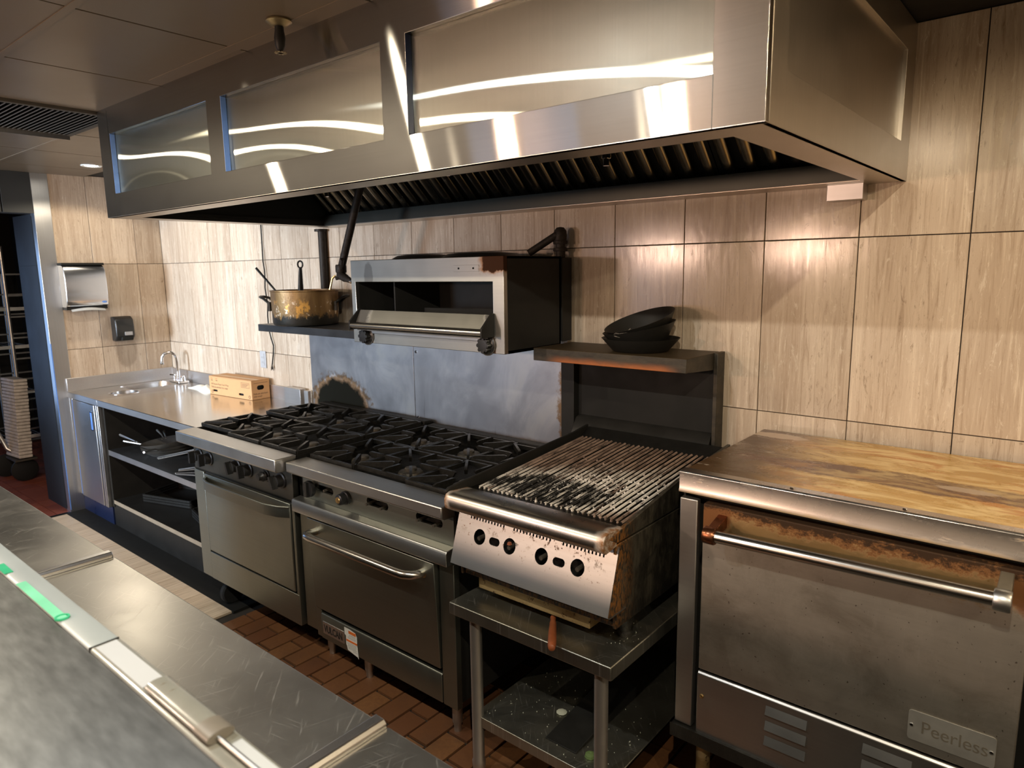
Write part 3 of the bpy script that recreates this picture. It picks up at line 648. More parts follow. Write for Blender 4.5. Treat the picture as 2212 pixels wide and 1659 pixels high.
# ================================================================== RANGES
gs = .152
def grate_mesh(worn):
    m = MB()
    for s_ in (-1, 1):
        m.box(-gs, gs, s_*gs-.005, s_*gs+.005, -.026, -.008) if s_ else None
        m.box(s_*gs-.005, s_*gs+.005, -gs, gs, -.026, -.008)
    for k in range(8):
        a = PI/4*k; R = gs if k % 2 == 0 else gs*1.36; r1 = .050 if k % 2 == 0 else .062
        c, s_ = math.cos(a), math.sin(a); w = .0055
        pr = [(R, -.024), (R, -.006), (R-.012, 0), (r1+.01, 0), (r1, -.004), (r1+.016, -.026)]
        vs = [(p[0]*c-t*s_, p[0]*s_+t*c, p[1]) for t in (-w, w) for p in pr]; n_ = len(pr)
        m.add(vs, [list(range(n_)), list(range(n_, 2*n_))[::-1]]+[[i, n_+i, n_+(i+1) % n_, (i+1) % n_] for i in range(n_)])
    me = m.data('burner_grate'); me.materials.append(MATS['cast_iron']); return me
GR = grate_mesh(0)
bh = MB().lathe([(0, .012), (.022, .012), (.026, .008), (.026, 0), (.050, -.004), (.054, -.012), (.054, -.022), (.02, -.03)], (0, 0, 0), 24, close=False).data('burner'); bh.materials.append(MATS['iron_worn'])
kb = MB(); kb.lathe([(.030, 0), (.030, -.006), (.024, -.008), (.021, -.03), (.0, -.031)], (0, 0, 0), 24, axis='y', close=False); kb.prism([(-.007, -.026), (.007, -.026), (.005, .024), (-.005, .024)], 'y', -.052, -.028)
KB = kb.data('control_knob', ang=30); KB.materials.append(MATS['knob_black'])

def gas_range(x0, x1, yb, yr, zt, label, near, rh):
    t = thing('gas_range', label, 'range', ((x0+x1)/2, (yb-.1)/2, 0), group='six burner gas ranges')
    w = x1-x0; back = -.045
    # carcass
    m = MB(); m.box(x0+.004, x0+.03, yb+.03, back, .15, zt-.03); m.box(x1-.03, x1-.004, yb+.03, back, .15, zt-.03); m.box(x0+.01, x1-.01, back-.01, back, .15, zt-.03); m.box(x0+.01, x1-.01, yb+.05, back, .15, .17)
    m.box(x0+.012, x1-.012, yb+.05, yb+.06, .16, zt-.10)
    m.build('carcass', 'black_steel', t)
    # top rail with folded nose
    MB().prism([(yr, zt-.002), (yr, zt-rh+.008), (yr+.012, zt-rh), (yb+.02, zt-rh), (yb+.02, zt-.02), (yr+.105, zt-.02), (yr+.105, zt)], 'x', x0, x1).build('front_rail', 'rail_steel', t, bev=.004)
    # cook top tray, grates, burners
    MB().box(x0+.006, x1-.006, yr+.10, back, zt-.075, zt-.055).build('spill_tray', 'burnt_enamel', t)
    for xa in (x0, x1-.008): MB().box(xa, xa+.008, yr+.105, back, zt-.07, zt-.004).build('side_lip', 'burnt_enamel', t)
    MB().box(x0, x1, back-.055, back, zt-.06, zt+.012).build('back_riser', 'burnt_enamel', t, bev=.004)
    cw = (w-.012)/3; d0 = yr+.112; d1 = back-.06; cdp = (d1-d0)/2
    for i in range(3):
        for j in range(2):
            cx, cy = x0+.006+cw*(i+.5), d0+cdp*(j+.5)
            g = inst('burner_grate', GR, t, (cx, cy, zt+.020), (0, 0, random.choice((0, PI/2, PI))+random.uniform(-.02, .02)), sc=(cw/(2*gs+.014), cdp/(2*gs+.014), 1))
            inst('burner', bh, t, (cx, cy, zt-.02))
    fronty = yb
    if not near:
        # control panel with knobs
        MB().box(x0+.012, x1-.004, yb+.003, yb+.04, .735, zt-rh+.001).build('control_panel', 'panel_dark', t, bev=.0015)
        for x, z in ((2.215, .808), (2.315, .808), (2.585, .815), (2.690, .815), (2.965, .815)):
            inst('control_knob', KB, t, (x, yb+.003, z), (0, random.uniform(-.5, .5), 0), sc=(1.2, 1.15, 1.2))
        k = MB().lathe([(.030, 0), (.030, -.006), (.022, -.008), (.024, -.014), (.024, -.024), (.018, -.030), (.015, -.045), (0, -.046)], (2.84, yb+.003, .815), 24, axis='y', close=False).build('thermostat_knob', 'knob_black', t)
        MB().lathe([(.0245, -.0145), (.0245, -.0235)], (2.84, yb+.003, .815), 24, axis='y', close=False).build('knob_band', 'chrome', k)
        MB().box(x0+.006, x1, yb+.004, yb+.03, .728, .735).build('panel_lip', 'dark_trough', t)
        z0, zk, zd1 = .150, .300, .725
        MB().box(x0+.006, x0+.105, yb, yb+.03, z0, zd1).build('side_stile', 'front_steel', t, bev=.002)
        MB().box(x1-.02, x1-.002, yb, yb+.03, z0, zd1).build('side_stile', 'front_steel', t, bev=.002)
        MB().box(x0+.100, x1-.016, yb+.010, yb+.014, z0+.01, zd1-.002).build('seam_shadow_gap', 'black_matte', t)
        dr = MB().box(x0+.113, x1-.029, yb-.004, yb+.04, zk+.006, zd1-.006).build('oven_door', 'front_steel', t, bev=.003)
        # full-width bent channel handle
        hx0, hx1 = x0+.130, x1-.035
        pr = []
        for (x, y) in ((hx0, 0.), (hx0+.03, -.028), (hx0+.10, -.045), (hx1-.13, -.045), (hx1-.05, -.026), (hx1, 0.)): pr.append((x, yb-.004+y))
        hm = MB(); inner = [(x, y+.006) for x, y in pr]
        hm.prism(pr+inner[::-1], 'z', .652, .700)
        hm.tube([(x, y+.002, .701) for x, y in pr], .006, 8)
        hm.build('door_handle', 'front_steel', dr, bev=.0015)
        MB().box(x0+.108, x1-.004, yb-.002, yb+.03, z0, zk-.004).build('kick_panel', 'front_steel', t, bev=.002)
        for x, y in ((x0+.16, yb+.07), (x1-.16, yb+.40), (x0+.16, back-.1), (x1-.16, back-.1)):
            c = MB().lathe([(.0, -.018), (.055, -.018), (.062, -.012), (.062, .012), (.055, .018), (0, .018)], (x, y, .063), 20, axis='x', close=False).build('caster', 'rubber', t)
            MB().box(x-.03, x+.03, y-.03, y+.03, .12, .152).build('caster_plate', 'black_steel', c)
    else:
        # control panel with open slots where most knobs are gone
        holes = [slot((3.255, .822), .115, .030), slot((3.595, .833), .13, .032), slot((3.885, .833), .14, .032)]
        MB().plate(rect(x0+.03, x1-.002, .760, zt-rh+.002), holes, lambda u, v, w: (u, yb+.012+w, v), .012).build('control_panel', 'front_steel', t)
        for x in (3.28, 3.555, 3.64, 3.845, 3.93):
            MB().cyl((x, yb-.012, .828), (x, yb+.05, .830), .006, 8).build('valve_stem', 'iron_worn', t)
        MB().box(x0+.01, x0+.03, yb+.02, yb+.05, .70, zt-.075).build('side_gap', 'black_matte', t)
        kk = MB(); kk.lathe([(.012, .02), (.013, -.004)], (3.178, yb, .818), 16, axis='y'); kk.lathe([(.0, -.004), (.034, -.004), (.036, -.014), (.034, -.022), (0, -.023)], (3.178, yb, .818), 24, axis='y', close=False); kk.box(3.170, 3.186, yb-.034, yb-.02, .786, .850)
        kk.build('control_knob', 'knob_black', t)
        k = MB(); k.lathe([(.028, .012), (.028, -.002), (.022, -.004), (.024, -.012), (.022, -.030), (.014, -.034)], (3.405, yb, .820), 20, axis='y'); ko = k.build('thermostat_knob', 'knob_black', t)
        MB().lathe([(.0, -.038), (.012, -.037), (.014, -.033)], (3.405, yb, .820), 16, axis='y', close=False).build('knob_cap', 'brass', ko)
        # bull-nose trim under the controls
        MB().prism([(yb-.034, .747), (yb-.028, .757), (yb+.012, .762), (yb+.012, .700), (yb-.030, .700), (yb-.034, .704)], 'x', x0+.002, x1).build('lower_trim', 'rail_steel', t, bev=.003)
        z0, zk, zd1 = .138, .262, .690
        MB().box(x0+.006, x0+.085, yb+.002, yb+.03, z0+.02, .698).build('side_stile', 'front_steel', t, bev=.002)
        MB().box(x0+.085, x0+.12, yb+.002, yb+.03, z0, .698).build('side_stile', 'front_steel', t, bev=.002)
        MB().box(x1-.072, x1, yb+.002, yb+.03, z0-.004, .698).build('side_stile', 'front_steel', t, bev=.002)
        # door leans open a little at the top
        dl = .018
        dr = MB().prism([(yb-dl-.004, zd1), (yb-.004, zk+.012), (yb+.030, zk+.012), (yb-dl+.03, zd1)], 'x', x0+.090, x1-.078).build('oven_door', 'front_steel', t, bev=.003)
        hy = yb-.018; hz = .640
        MB().tube([(3.215, hy+.004, hz), (3.213, hy-.030, hz), (3.218, hy-.048, hz), (3.236, hy-.060, hz), (3.27, hy-.063, hz), (3.80, hy-.063, hz+.002), (3.835, hy-.060, hz+.002), (3.862, hy-.046, hz+.002), (3.875, hy-.028, hz+.002), (3.876, hy+.004, hz+.002)], .0165, 16).build('door_handle', 'tube_steel', dr)
        for x in (3.215, 3.876): MB().lathe([(.022, .003), (.022, -.003), (.017, -.006)], (x, hy+.004, hz), 16, axis='y').build('handle_boss', 'brass', dr)
        kp = MB().prism([(yb-.002, z0), (yb-.002, zk-.014), (yb+.003, zk-.008), (yb+.035, zk-.008), (yb+.035, z0)], 'x', x0+.122, x1-.074).build('kick_panel', 'front_steel', t, bev=.002)
        npz = yb-.003
        npl = MB().prism(rect(3.203, 3.353, .166, .222), 'y', npz-.002, npz+.002).build('name_plate', 'sheet_steel', kp, bev=.001)
        text('VULCAN', .045, 'ink_black', kp, (3.212, npz-.0022, .178), (1, 0, 0), (0, 0, 1), bold=.0012, width=.128)
        MB().plate([(3.357, .246), (3.395, .246), (3.431, .240), (3.440, .225), (3.440, .19), (3.446, .130), (3.440, .136), (3.374, .148), (3.370, .165), (3.365, .17), (3.366, .21), (3.357, .215)], [], lambda u, v, w: (u, npz-.001-w, v), .0005).build('warning_label', 'label_white', kp)
        def strip(x0_, x1_, z0_, z1_, mt): MB().box(x0_, x1_, npz-.0021, npz-.0012, z0_, z1_).build('label_print', mt, kp)
        strip(3.385, 3.434, .226, .239, 'ink_orange'); strip(3.368, 3.440, .188, .197, 'ink_orange')
        for z, a_, b_ in ((.220, 3.39, 3.43), (.215, 3.385, 3.432), (.209, 3.378, 3.434), (.204, 3.378, 3.43), (.182, 3.374, 3.436), (.177, 3.374, 3.434), (.172, 3.376, 3.436), (.167, 3.376, 3.43), (.162, 3.38, 3.436), (.157, 3.38, 3.432), (.151, 3.41, 3.438)): strip(a_, b_, z, z+.0016, 'ink_grey')
        for x, y in ((3.41, yb+.075), (x1-.06, yb+.06), (x0+.06, yb+.09), (x0+.06, back-.08), (x1-.06, back-.08)):
            lg = MB().lathe([(.024, .16), (.024, .115), (.020, .105), (.019, .035), (.015, .03), (.014, 0)], (x, y, 0), 18).build('leg', 'leg_steel', t)
    return t
gas_range(2.135, 3.052, -.885, -.962, .940, 'far gas range with black knobs and a dented flat door handle, beside the sink counter', False, .062)
rg = gas_range(3.066, 4.012, -.872, -.920, .925, 'near gas range with missing knobs and a round chrome oven handle, beside the charbroiler', True, .052)

# ================================================================== SALAMANDER
SX0, SX1, SY, SZ0, SZ1 = 2.992, 3.925, -.47, 1.397, 1.774
sal = thing('salamander_broiler', 'wall mounted stainless salamander broiler with black sides above the ranges', 'broiler', (3.46, -.24, SZ0))
ox0, ox1, oz0, oz1 = 3.022, 3.868, 1.480, 1.676
MB().plate(rect(SX0, SX1, SZ0, SZ1), [rect(ox0, ox1, oz0, oz1)], lambda u, v, w: (u, SY+w, v), .022).build('front_frame', 'salamander_steel', sal, bev=.002)
m = MB(); m.box(SX1-.006, SX1, SY+.022, -.10, SZ0, SZ1); m.box(SX0, SX0+.006, SY+.022, -.10, SZ0, SZ1); m.box(SX0, SX1, SY+.022, -.10, SZ1-.01, SZ1-.002); m.box(SX0, SX1, SY+.022, -.10, SZ0, SZ0+.012); m.box(SX0, SX1, -.11, -.10, SZ0, SZ1)
m.build('case', 'black_steel', sal)
MB().box(SX0+.01, SX1+.008, -.10, -.03, SZ0+.02, SZ1-.005).build('back_box', 'black_steel', sal, bev=.002)
m = MB(); m.box(ox0-.004, ox0, SY+.02, -.12, oz0, oz1+.06); m.box(ox1, ox1+.004, SY+.02, -.12, oz0, oz1+.06); m.box(ox0, ox1, -.13, -.12, oz0, oz1+.06); m.build('cavity_lining', 'black_steel', sal)
MB().box(3.22, 3.228, SY+.06, -.125, oz0, oz1+.05).build('divider', 'black_steel', sal)
for x in (3.05, 3.34, 3.60): MB().box(x, x+.24, SY+.05, -.16, oz1+.030, oz1+.045).build('burner_plate', 'burnt_enamel', sal, bev=.003)
MB().box(3.30, ox1-.01, -.30, -.292, 1.50, 1.555).build('rack_back', 'burnt_enamel', sal)
rk = MB()
for i in range(24): x = 3.05+.034*i; rk.cyl((x, SY+.03, 1.515), (x, -.14, 1.515), .004, 6)
rk.cyl((3.03, SY+.04, 1.511), (3.86, SY+.04, 1.511), .005, 8); rk.cyl((3.03, -.15, 1.511), (3.86, -.15, 1.511), .005, 8)
rk.build('broiler_rack', 'iron_worn', sal)
# tilted flap with a pull bar
MB().prism([(SY-.010, 1.550), (SY-.040, 1.492), (SY-.036, 1.490), (SY-.006, 1.547)], 'x', 3.062, 3.868).build('flap', 'flap_steel', sal, bev=.001)
MB().prism([(SY-.040, 1.492), (SY-.034, 1.458), (SY-.030, 1.458), (SY-.036, 1.492)], 'x', 3.064, 3.866).build('flap_front', 'flap_steel', sal)
for x in (3.054, 3.866): MB().prism([(SY+.01, 1.555), (SY-.016, 1.555), (SY-.075, 1.500), (SY-.075, 1.462), (SY+.01, 1.462)], 'x', x, x+.008).build('flap_bracket', 'black_steel', sal, bev=.002)
MB().cyl((3.060, SY-.058, 1.481), (3.866, SY-.058, 1.481), .0160, 18).build('pull_bar', 'tube_steel', sal)
MB().box(3.10, 3.80, SY-.006, SY-.001, 1.442, 1.458).build('lower_slot', 'rail_steel', sal, bev=.002)
for x in (3.098, 3.838):
    m = MB(); m.lathe([(.040, 0), (.040, -.004), (.034, -.008), (.026, -.010), (.024, -.034), (0, -.036)], (x, SY-.001, 1.430), 24, axis='y', close=False)
    for k in range(8):
        a = 2*PI*k/8; m.lathe([(.008, -.006), (.008, -.033), (0, -.034)], (x+.024*math.cos(a), SY-.001, 1.430+.024*math.sin(a)), 8, axis='y', close=False)
    ko = m.build('control_knob', 'knob_black', sal)
    MB().lathe([(.0405, -.0005), (.043, -.0005), (.043, -.004), (.0405, -.0045)], (x, SY-.001, 1.430), 24, axis='y').build('knob_ring', 'iron_worn', ko)
for x in (3.04, 3.67):
    pass
pt = MB().prism(rect(3.66, 3.80, 1.716, 1.742), 'y', SY-.0012, SY+.001).build('blank_plate', 'salamander_steel', sal, bev=.0006)
for x in (3.69, 3.77): MB().lathe([(0, -.002), (.004, -.002)], (x, SY-.0012, 1.729), 8, axis='y', close=False).build('rivet_hole', 'black_matte', pt)
# two long black grill pans lying upside down on the broiler
for cx, cy, r, lb in ((3.27, -.26, .145, 'shallow black pan lid on top of the salamander, nearer the faucet'), (3.62, -.25, .17, 'wider shallow black pan lid on top of the salamander, nearer the gas pipe')):
    MB().lathe([(r, 0), (r+.006, .004), (r-.02, .018), (r*.5, .024), (0, .025)], (cx, cy, SZ1-.001), 32, close=False).build('pan_lid', 'black_steel', label=lb, cat='pan lid', group='pan lids on the broiler')
# gas feed behind it
gp = thing('gas_pipe', 'black gas pipe with elbow and valve rising behind the salamander', 'pipe', (3.86, -.09, 1.774))
MB().tube([(3.895, -.06, 1.76), (3.895, -.06, 1.865)], .022, 14).build('riser', 'pipe_black', gp)
MB().lathe([(0, .035), (.016, .032), (.027, .018), (.029, 0), (.027, -.02), (.0, -.03)], (3.895, -.06, 1.862), 16, close=False).build('elbow', 'pipe_black', gp)
for z in (1.795, 1.825): MB().lathe([(.029, 0), (.031, .004), (.031, .012), (.029, .016)], (3.895, -.06, z), 10).build('coupling', 'pipe_black', gp)
MB().tube([(3.89, -.075, 1.865), (3.78, -.13, 1.790)], .016, 10).build('branch', 'pipe_black', gp)

# ================================================================== SHELF, POT, FAUCET ARM, RISER PIPE
MB().box(1.962, 2.985, -.362, -.026, 1.393, 1.433).build('wall_shelf', 'shelf_dark', bev=.002, label='dark grey metal wall shelf left of the salamander carrying the stock pot', cat='shelf')
PX, PY, PZ = 2.262, -.238, 1.434
pot = thing('stock_pot', 'scorched brown stock pot with two loop handles on the dark shelf', 'pot', (PX, PY, PZ))
MB().lathe([(0, 0), (.160, 0), (.174, .006), (.179, .02), (.183, .185), (.187, .188), (.187, .194), (.179, .194), (.175, .02), (0, .012)], (PX, PY, PZ), 48, close=False).build('pot_body', 'stock_pot_metal', pot)
for a in (.69, 3.83):
    c, s_ = math.cos(a), math.sin(a); R = .182
    pts = [(R, -.05, .12), (R+.035, -.048, .150), (R+.058, -.03, .158), (R+.064, 0, .159), (R+.058, .03, .158), (R+.035, .048, .150), (R, .05, .12)]
    h = MB().tube([(PX+p[0]*c-p[1]*s_, PY+p[0]*s_+p[1]*c, PZ+p[2]) for p in pts], .0075, 8)
    for q in (-.05, .05): h.box(-.004, .008, -.012, .012, -.03, .02); 
    for v in h.v[-16:-8]: x, y = v.x+R, v.y-.05; v.x, v.y, v.z = PX+x*c-y*s_, PY+x*s_+y*c, PZ+.11+v.z
    for v in h.v[-8:]: x, y = v.x+R, v.y+.05; v.x, v.y, v.z = PX+x*c-y*s_, PY+x*s_+y*c, PZ+.11+v.z
    h.build('pot_handle', 'cast_iron', pot)
rv = Vector((.77, .64, 0)); pc0 = Vector((PX, PY, PZ))
MB().tube([pc0-rv*.05+Vector((0, 0, .03)), pc0-rv*.165+Vector((0, 0, .196)), pc0-rv*.262+Vector((0, 0, .318))], .0055, 8, rs=[.006, .0055, .007]).build('ladle', 'cast_iron', label='thin dark ladle handle leaning out over the left rim of the pot', cat='ladle', group='utensils in the stock pot')
t = thing('serving_spoon', 'black spoon with an eye in its upright handle standing in the pot', 'spoon', (PX, PY, PZ+.02), group='utensils in the stock pot')
so = pc0+rv*.02
m = MB().tube([so+Vector((.01, -.06, .03)), so+Vector((.006, -.05, .20)), so+Vector((0, -.04, .315))], .01, 10, rs=[.016, .0155, .009])
m.build('shaft', 'cast_iron', t)
MB().tube([so+Vector((0, -.04, .333))+rv*(.0135*math.cos(2*PI*k/14))+Vector((0, 0, .019*math.sin(2*PI*k/14))) for k in range(15)], .0048, 8).build('eye', 'cast_iron', t)
MB().tube([pc0+rv*.10+Vector((0, 0, .05)), pc0+rv*.145+Vector((0, 0, .20)), pc0+rv*.160+Vector((0, 0, .255)), pc0+rv*.178+Vector((0, 0, .270))], .006, 8).build('tongs', 'brass', label='brass coloured tongs handle poking up at the right rim of the pot', cat='tongs', group='utensils in the stock pot')
fa = thing('swing_faucet', 'dark slanted pot filler pipe with nozzle hanging out of the hood', 'faucet', (2.80, -.40, 1.70))
fo = Vector((2.825, -.40, 1.728))
MB().tube([(2.825, -.40, 1.735), (2.992, -.40, 2.085), (3.08, -.40, 2.27)], .0185, 14).build('pipe', 'pipe_black', fa)
MB().lathe([(.024, .03), (.027, .024), (.027, -.004), (.022, -.012), (.026, -.03), (.014, -.042), (0, -.044)], fo, 16, close=False).build('elbow', 'pipe_black', fa)
MB().tube([fo+Vector((0, 0, -.022)), fo+Vector((.04, -.01, -.034)), fo+Vector((.075, -.02, -.040)), fo+Vector((.115, -.03, -.048))], .017, 12, rs=[.022, .020, .015, .0125]).build('spout', 'pipe_black', fa)
MB().tube([fo+Vector((.100, -.026, -.045)), fo+Vector((.138, -.036, -.052))], .0125, 12).build('nozzle', 'chrome', fa)
MB().tube([fo+Vector((.02, -.01, .01)), fo+Vector((.055, -.03, .055))], .008, 8, rs=[.006, .010]).build('lever', 'pipe_black', fa)
MB().tube([fo+Vector((-.01, .0, -.03)), fo+Vector((-.03, -.01, -.036))], .010, 8).build('bleed_stub', 'pipe_black', fa)
rp = thing('riser_pipe', 'thick black pipe running up the tiled wall behind the pot', 'pipe', (2.17, -.04, 1.433))
MB().cyl((2.155, -.026, 1.434), (2.155, -.026, 1.973), .0235, 18).build('pipe', 'pipe_black', rp)
MB().lathe([(.026, 0), (.034, 0), (.034, .012), (.026, .014)], (2.155, -.036, 1.958), 18).build('collar', 'pipe_black', rp)

# ================================================================== CHARBROILER, STAND, BACK SHELF
st = thing('equipment_stand', 'stainless equipment stand with undershelf carrying the charbroiler', 'work table', (4.40, -.52, 0))
MB().prism([(-.966, .622), (-.966, .580), (-.955, .580), (-.955, .612), (-.11, .612), (-.11, .580), (-.10, .580), (-.10, .622)], 'x', 4.083, 4.716).build('table_top', 'stand_steel', st, bev=.003)
for xa in (4.083, 4.711): MB().box(xa, xa+.005, -.96, -.105, .580, .615).build('side_skirt', 'stand_steel', st)
for x in (4.165, 4.660):
    for y in (-.925, -.16): MB().lathe([(.0205, .612), (.0205, .05), (.024, .045), (.02, .0)], (x, y, 0), 20).build('leg', 'leg_steel', st)
MB().prism([(-.93, .218), (-.93, .180), (-.925, .180), (-.925, .213), (-.14, .213), (-.14, .218)], 'x', 4.150, 4.690).build('undershelf', 'stand_steel', st, bev=.002)
cb = thing('charbroiler', 'greasy stainless charbroiler with rusted side and ash-coated grate bars', 'grill', (4.38, -.52, .623))
CX0, CX1 = 4.075, 4.692
m = MB(); m.box(CX0+.004, CX0+.012, -.90, -.12, .70, .96); m.box(CX1-.012, CX1, -.90, -.12, .70, .955); m.box(CX0+.01, CX1-.01, -.13, -.12, .70, 1.0); m.box(CX0+.01, CX1-.01, -.89, -.12, .70, .715)
m.build('body', 'char_side_grease', cb, bev=.002)
MB().prism([(-.945, .985), (-.52, 1.052), (-.12, 1.085), (-.12, .962), (-.90, .962)], 'x', CX1-.010, CX1+.002).build('side_splash', 'char_side_grease', cb, bev=.002)
MB().prism([(-.962, 1.006), (-.945, 1.016), (-.88, 1.022), (-.22, 1.066), (-.12, 1.08), (-.12, .95), (-.93, .95)], 'x', CX0-.004, CX0+.006).build('side_splash', 'black_steel', cb, bev=.003)
# rounded drip rail
pr = [(-.90, .952), (-.955, .945), (-.966, .952), (-.9705, .966), (-.9695, .984), (-.962, .998), (-.948, 1.004), (-.86, .996), (-.86, .990), (-.90, .990)]
MB().prism(pr, 'x', CX0+.004, CX1).build('drip_rail', 'drip_rail_steel', cb, bev=.0015, ang=60)
MB().box(CX0+.006, CX1-.01, -.90, -.80, .975, .9925).build('front_tray', 'dark_trough', cb)
# leaning control panel with knob holes and vent slots
zt_, zb_, yt_, yb_ = .948, .757, -.893, -.952
def mp(u, v, w):
    f = (v-zb_)/(zt_-zb_); return (u, yb_+(yt_-yb_)*f+w, v)
hc = [circ((x, .862), .0245) for x in (4.187, 4.314, 4.440, 4.572)]+[slot((x, .861), .044, .024) for x in (4.251, 4.505)]
for a in (4.135, 4.318, 4.508):
    for k in range(12): hc.append(rect(a+.0128*k, a+.0128*k+.0055, .910, .929))
MB().plate(rect(CX0+.006, CX1+.004, zb_, zt_), hc, mp, .003).build('control_panel', 'char_panel_steel', cb)
MB().prism([(yb_, zb_), (yb_+.012, zb_-.008), (yb_+.10, zb_-.008), (yb_+.10, zb_-.004), (yb_+.014, zb_-.004), (yb_+.003, zb_)], 'x', CX0+.006, CX1+.004).build('panel_return', 'char_panel_steel', cb)
MB().prism([(yb_+.003, zb_), (yt_+.003, zt_), (-.87, zt_), (-.87, .74)], 'x', CX1-.006, CX1+.003).build('panel_cheek', 'char_side_grease', cb)
MB().box(CX0+.01, CX1-.01, -.87, -.865, .73, .95).build('panel_back', 'black_matte', cb)
for x in (4.187, 4.314, 4.440, 4.572):
    MB().cyl((x+.004, -.928, .860), (x+.004, -.86, .862), .007, 8).build('valve_stem', 'iron_worn', cb)
MB().lathe([(0, .0), (.008, .002), (.006, .009), (0, .010)], (4.325, -.932, .873), 8, close=False).build('broken_knob', 'wood_handle', cb)
# sloped grate bars
def gz(y): return .992+(y+.83)*(.052/.63)
bb = MB(); NB = 29
seg = 14
vs = []; fs = []; LB = .63
for i in range(seg+1):
    y = -.83+LB*i/seg; z = gz(y)
    for (dx, dz) in ((-.0040, -.020), (-.0040, -.001), (-.0022, .004), (.0022, .004), (.0040, -.001), (.0040, -.020)): vs.append((dx, y, z+dz))
for i in range(seg):
    for k in range(6): fs.append([i*6+k, i*6+(k+1) % 6, (i+1)*6+(k+1) % 6, (i+1)*6+k])
fs += [[0, 1, 2, 3, 4, 5][::-1], [seg*6+k for k in range(6)]]
GB = MB().add(vs, fs).data('grate_bar', ang=15); GB.materials.append(MATS['grate_iron']); GB.materials.append(MATS['burnt_enamel'])   # flanks coloured black to put shade between the bars
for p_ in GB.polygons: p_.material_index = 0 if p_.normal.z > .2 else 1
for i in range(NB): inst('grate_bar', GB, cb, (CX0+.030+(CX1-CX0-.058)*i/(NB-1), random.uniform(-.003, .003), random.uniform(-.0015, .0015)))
fn = MB().add([(-.006, -.838, .975), (.006, -.838, .975), (.006, -.826, .975), (-.006, -.826, .975), (0, -.834, 1.006), (0, -.830, 1.006)], [[3, 2, 1, 0], [0, 1, 4], [1, 2, 5, 4], [2, 3, 5], [3, 0, 4, 5]]).data('grate_tooth'); fn.materials.append(MATS['grate_iron'])
for i in range(NB-1): inst('grate_tooth', fn, cb, (CX0+.030+(CX1-CX0-.058)*(i+.5)/(NB-1), random.uniform(-.004, .002), random.uniform(-.008, .002)))
MB().box(CX0+.02, CX1-.02, -.80, -.20, .93, .955).build('ember_bed', 'burnt_enamel', cb)
MB().prism([(-.20, 1.03), (-.12, 1.07), (-.12, .96), (-.20, .96)], 'x', CX0+.008, CX1-.01).build('rear_flue', 'burnt_enamel', cb)
# ash crumbs stuck on the bars
ash = MB()
for k in range(420):
    x = random.gauss(4.44, .13); y = random.gauss(-.66, .10)
    if not (CX0+.04 < x < CX1-.04 and -.82 < y < -.3): continue
    s_ = random.uniform(.002, .0055); z = gz(y)+.001
    ash.add([(x-s_, y, z), (x+s_*.3, y-s_, z), (x+s_, y+s_*.4, z), (x, y+s_, z), (x+s_*.1, y, z+s_*1.3)], [[0, 1, 4], [1, 2, 4], [2, 3, 4], [3, 0, 4], [3, 2, 1, 0]])
o = ash.build('ash_crumbs', 'grate_iron', cb, kind='stuff')
dt = MB(); dt.box(4.140, 4.588, -.878, -.20, .657, .700); dt.box(4.130, 4.598, -.883, -.20, .697, .702)
dto = dt.build('drip_tray', 'drip_tray_metal', cb, bev=.002)
for x, y in ((4.135, -.80), (4.655, -.785), (4.135, -.2), (4.655, -.2)):
    MB().lathe([(.026, .705), (.026, .672), (.020, .66), (.018, .640), (.024, .636), (.022, .623)], (x, y, 0), 14).build('leg', 'char_side_grease', cb)
tl = thing('scraper', 'small scraper with a worn red-brown wooden handle jutting out below the charbroiler tray', 'scraper', (4.47, -.85, .623))
tv = lambda f: Vector((4.44, -.86, .643)).lerp(Vector((4.552, -1.020, .646)), f)
MB().tube([tv(0), tv(.06), tv(.12), tv(.25), tv(.6), tv(.9), tv(.98), tv(1)], .011, 12, rs=[.007, .0095, .0075, .0105, .0128, .0128, .010, .004]).build('handle', 'wood_handle', tl)
MB().tube([tv(-.7), tv(.02)], .004, 8).build('tang', 'iron_worn', tl)
# crumbs and scraps under and on the stand
MB().lathe([(.0, .0), (.016, .001), (.019, .004), (.012, .007), (0, .009)], (4.385, -.74, .2185), 9, close=False).build('food_scrap', 'food_scrap', label='pale scrap of food lying on the undershelf of the stand', cat='scrap')
MB().lathe([(.0, .0), (.018, .001), (.016, .009), (.006, .013), (0, .010)], (4.58, -.86, .2185), 8, close=False).build('green_scrap', 'green_scrap', label='small green scrap near the front of the stand undershelf', cat='scrap')
MB().prism([(-.50, .219), (-.88, .219), (-.88, .223), (-.53, .262), (-.50, .262)], 'x', 4.42, 4.54).build('grease_pan', 'black_matte', bev=.004, label='black wedge shaped pan lying on the undershelf of the stand', cat='pan')
cr = MB()
for k in range(160):
    x = random.uniform(4.17, 4.66); y = random.uniform(-.91, -.55); s_ = random.uniform(.0008, .0022); z = .2183
    if random.random() < .18: x = random.uniform(4.60, 4.70); y = random.uniform(-.86, -.70); z = .6223; s_ *= .8
    cr.add([(x-s_, y-s_, z), (x+s_, y-s_, z), (x, y+s_, z), (x, y, z+s_*1.4)], [[0, 1, 3], [1, 2, 3], [2, 0, 3], [2, 1, 0]])
cr.build('crumbs', 'food_scrap', st, kind='stuff')

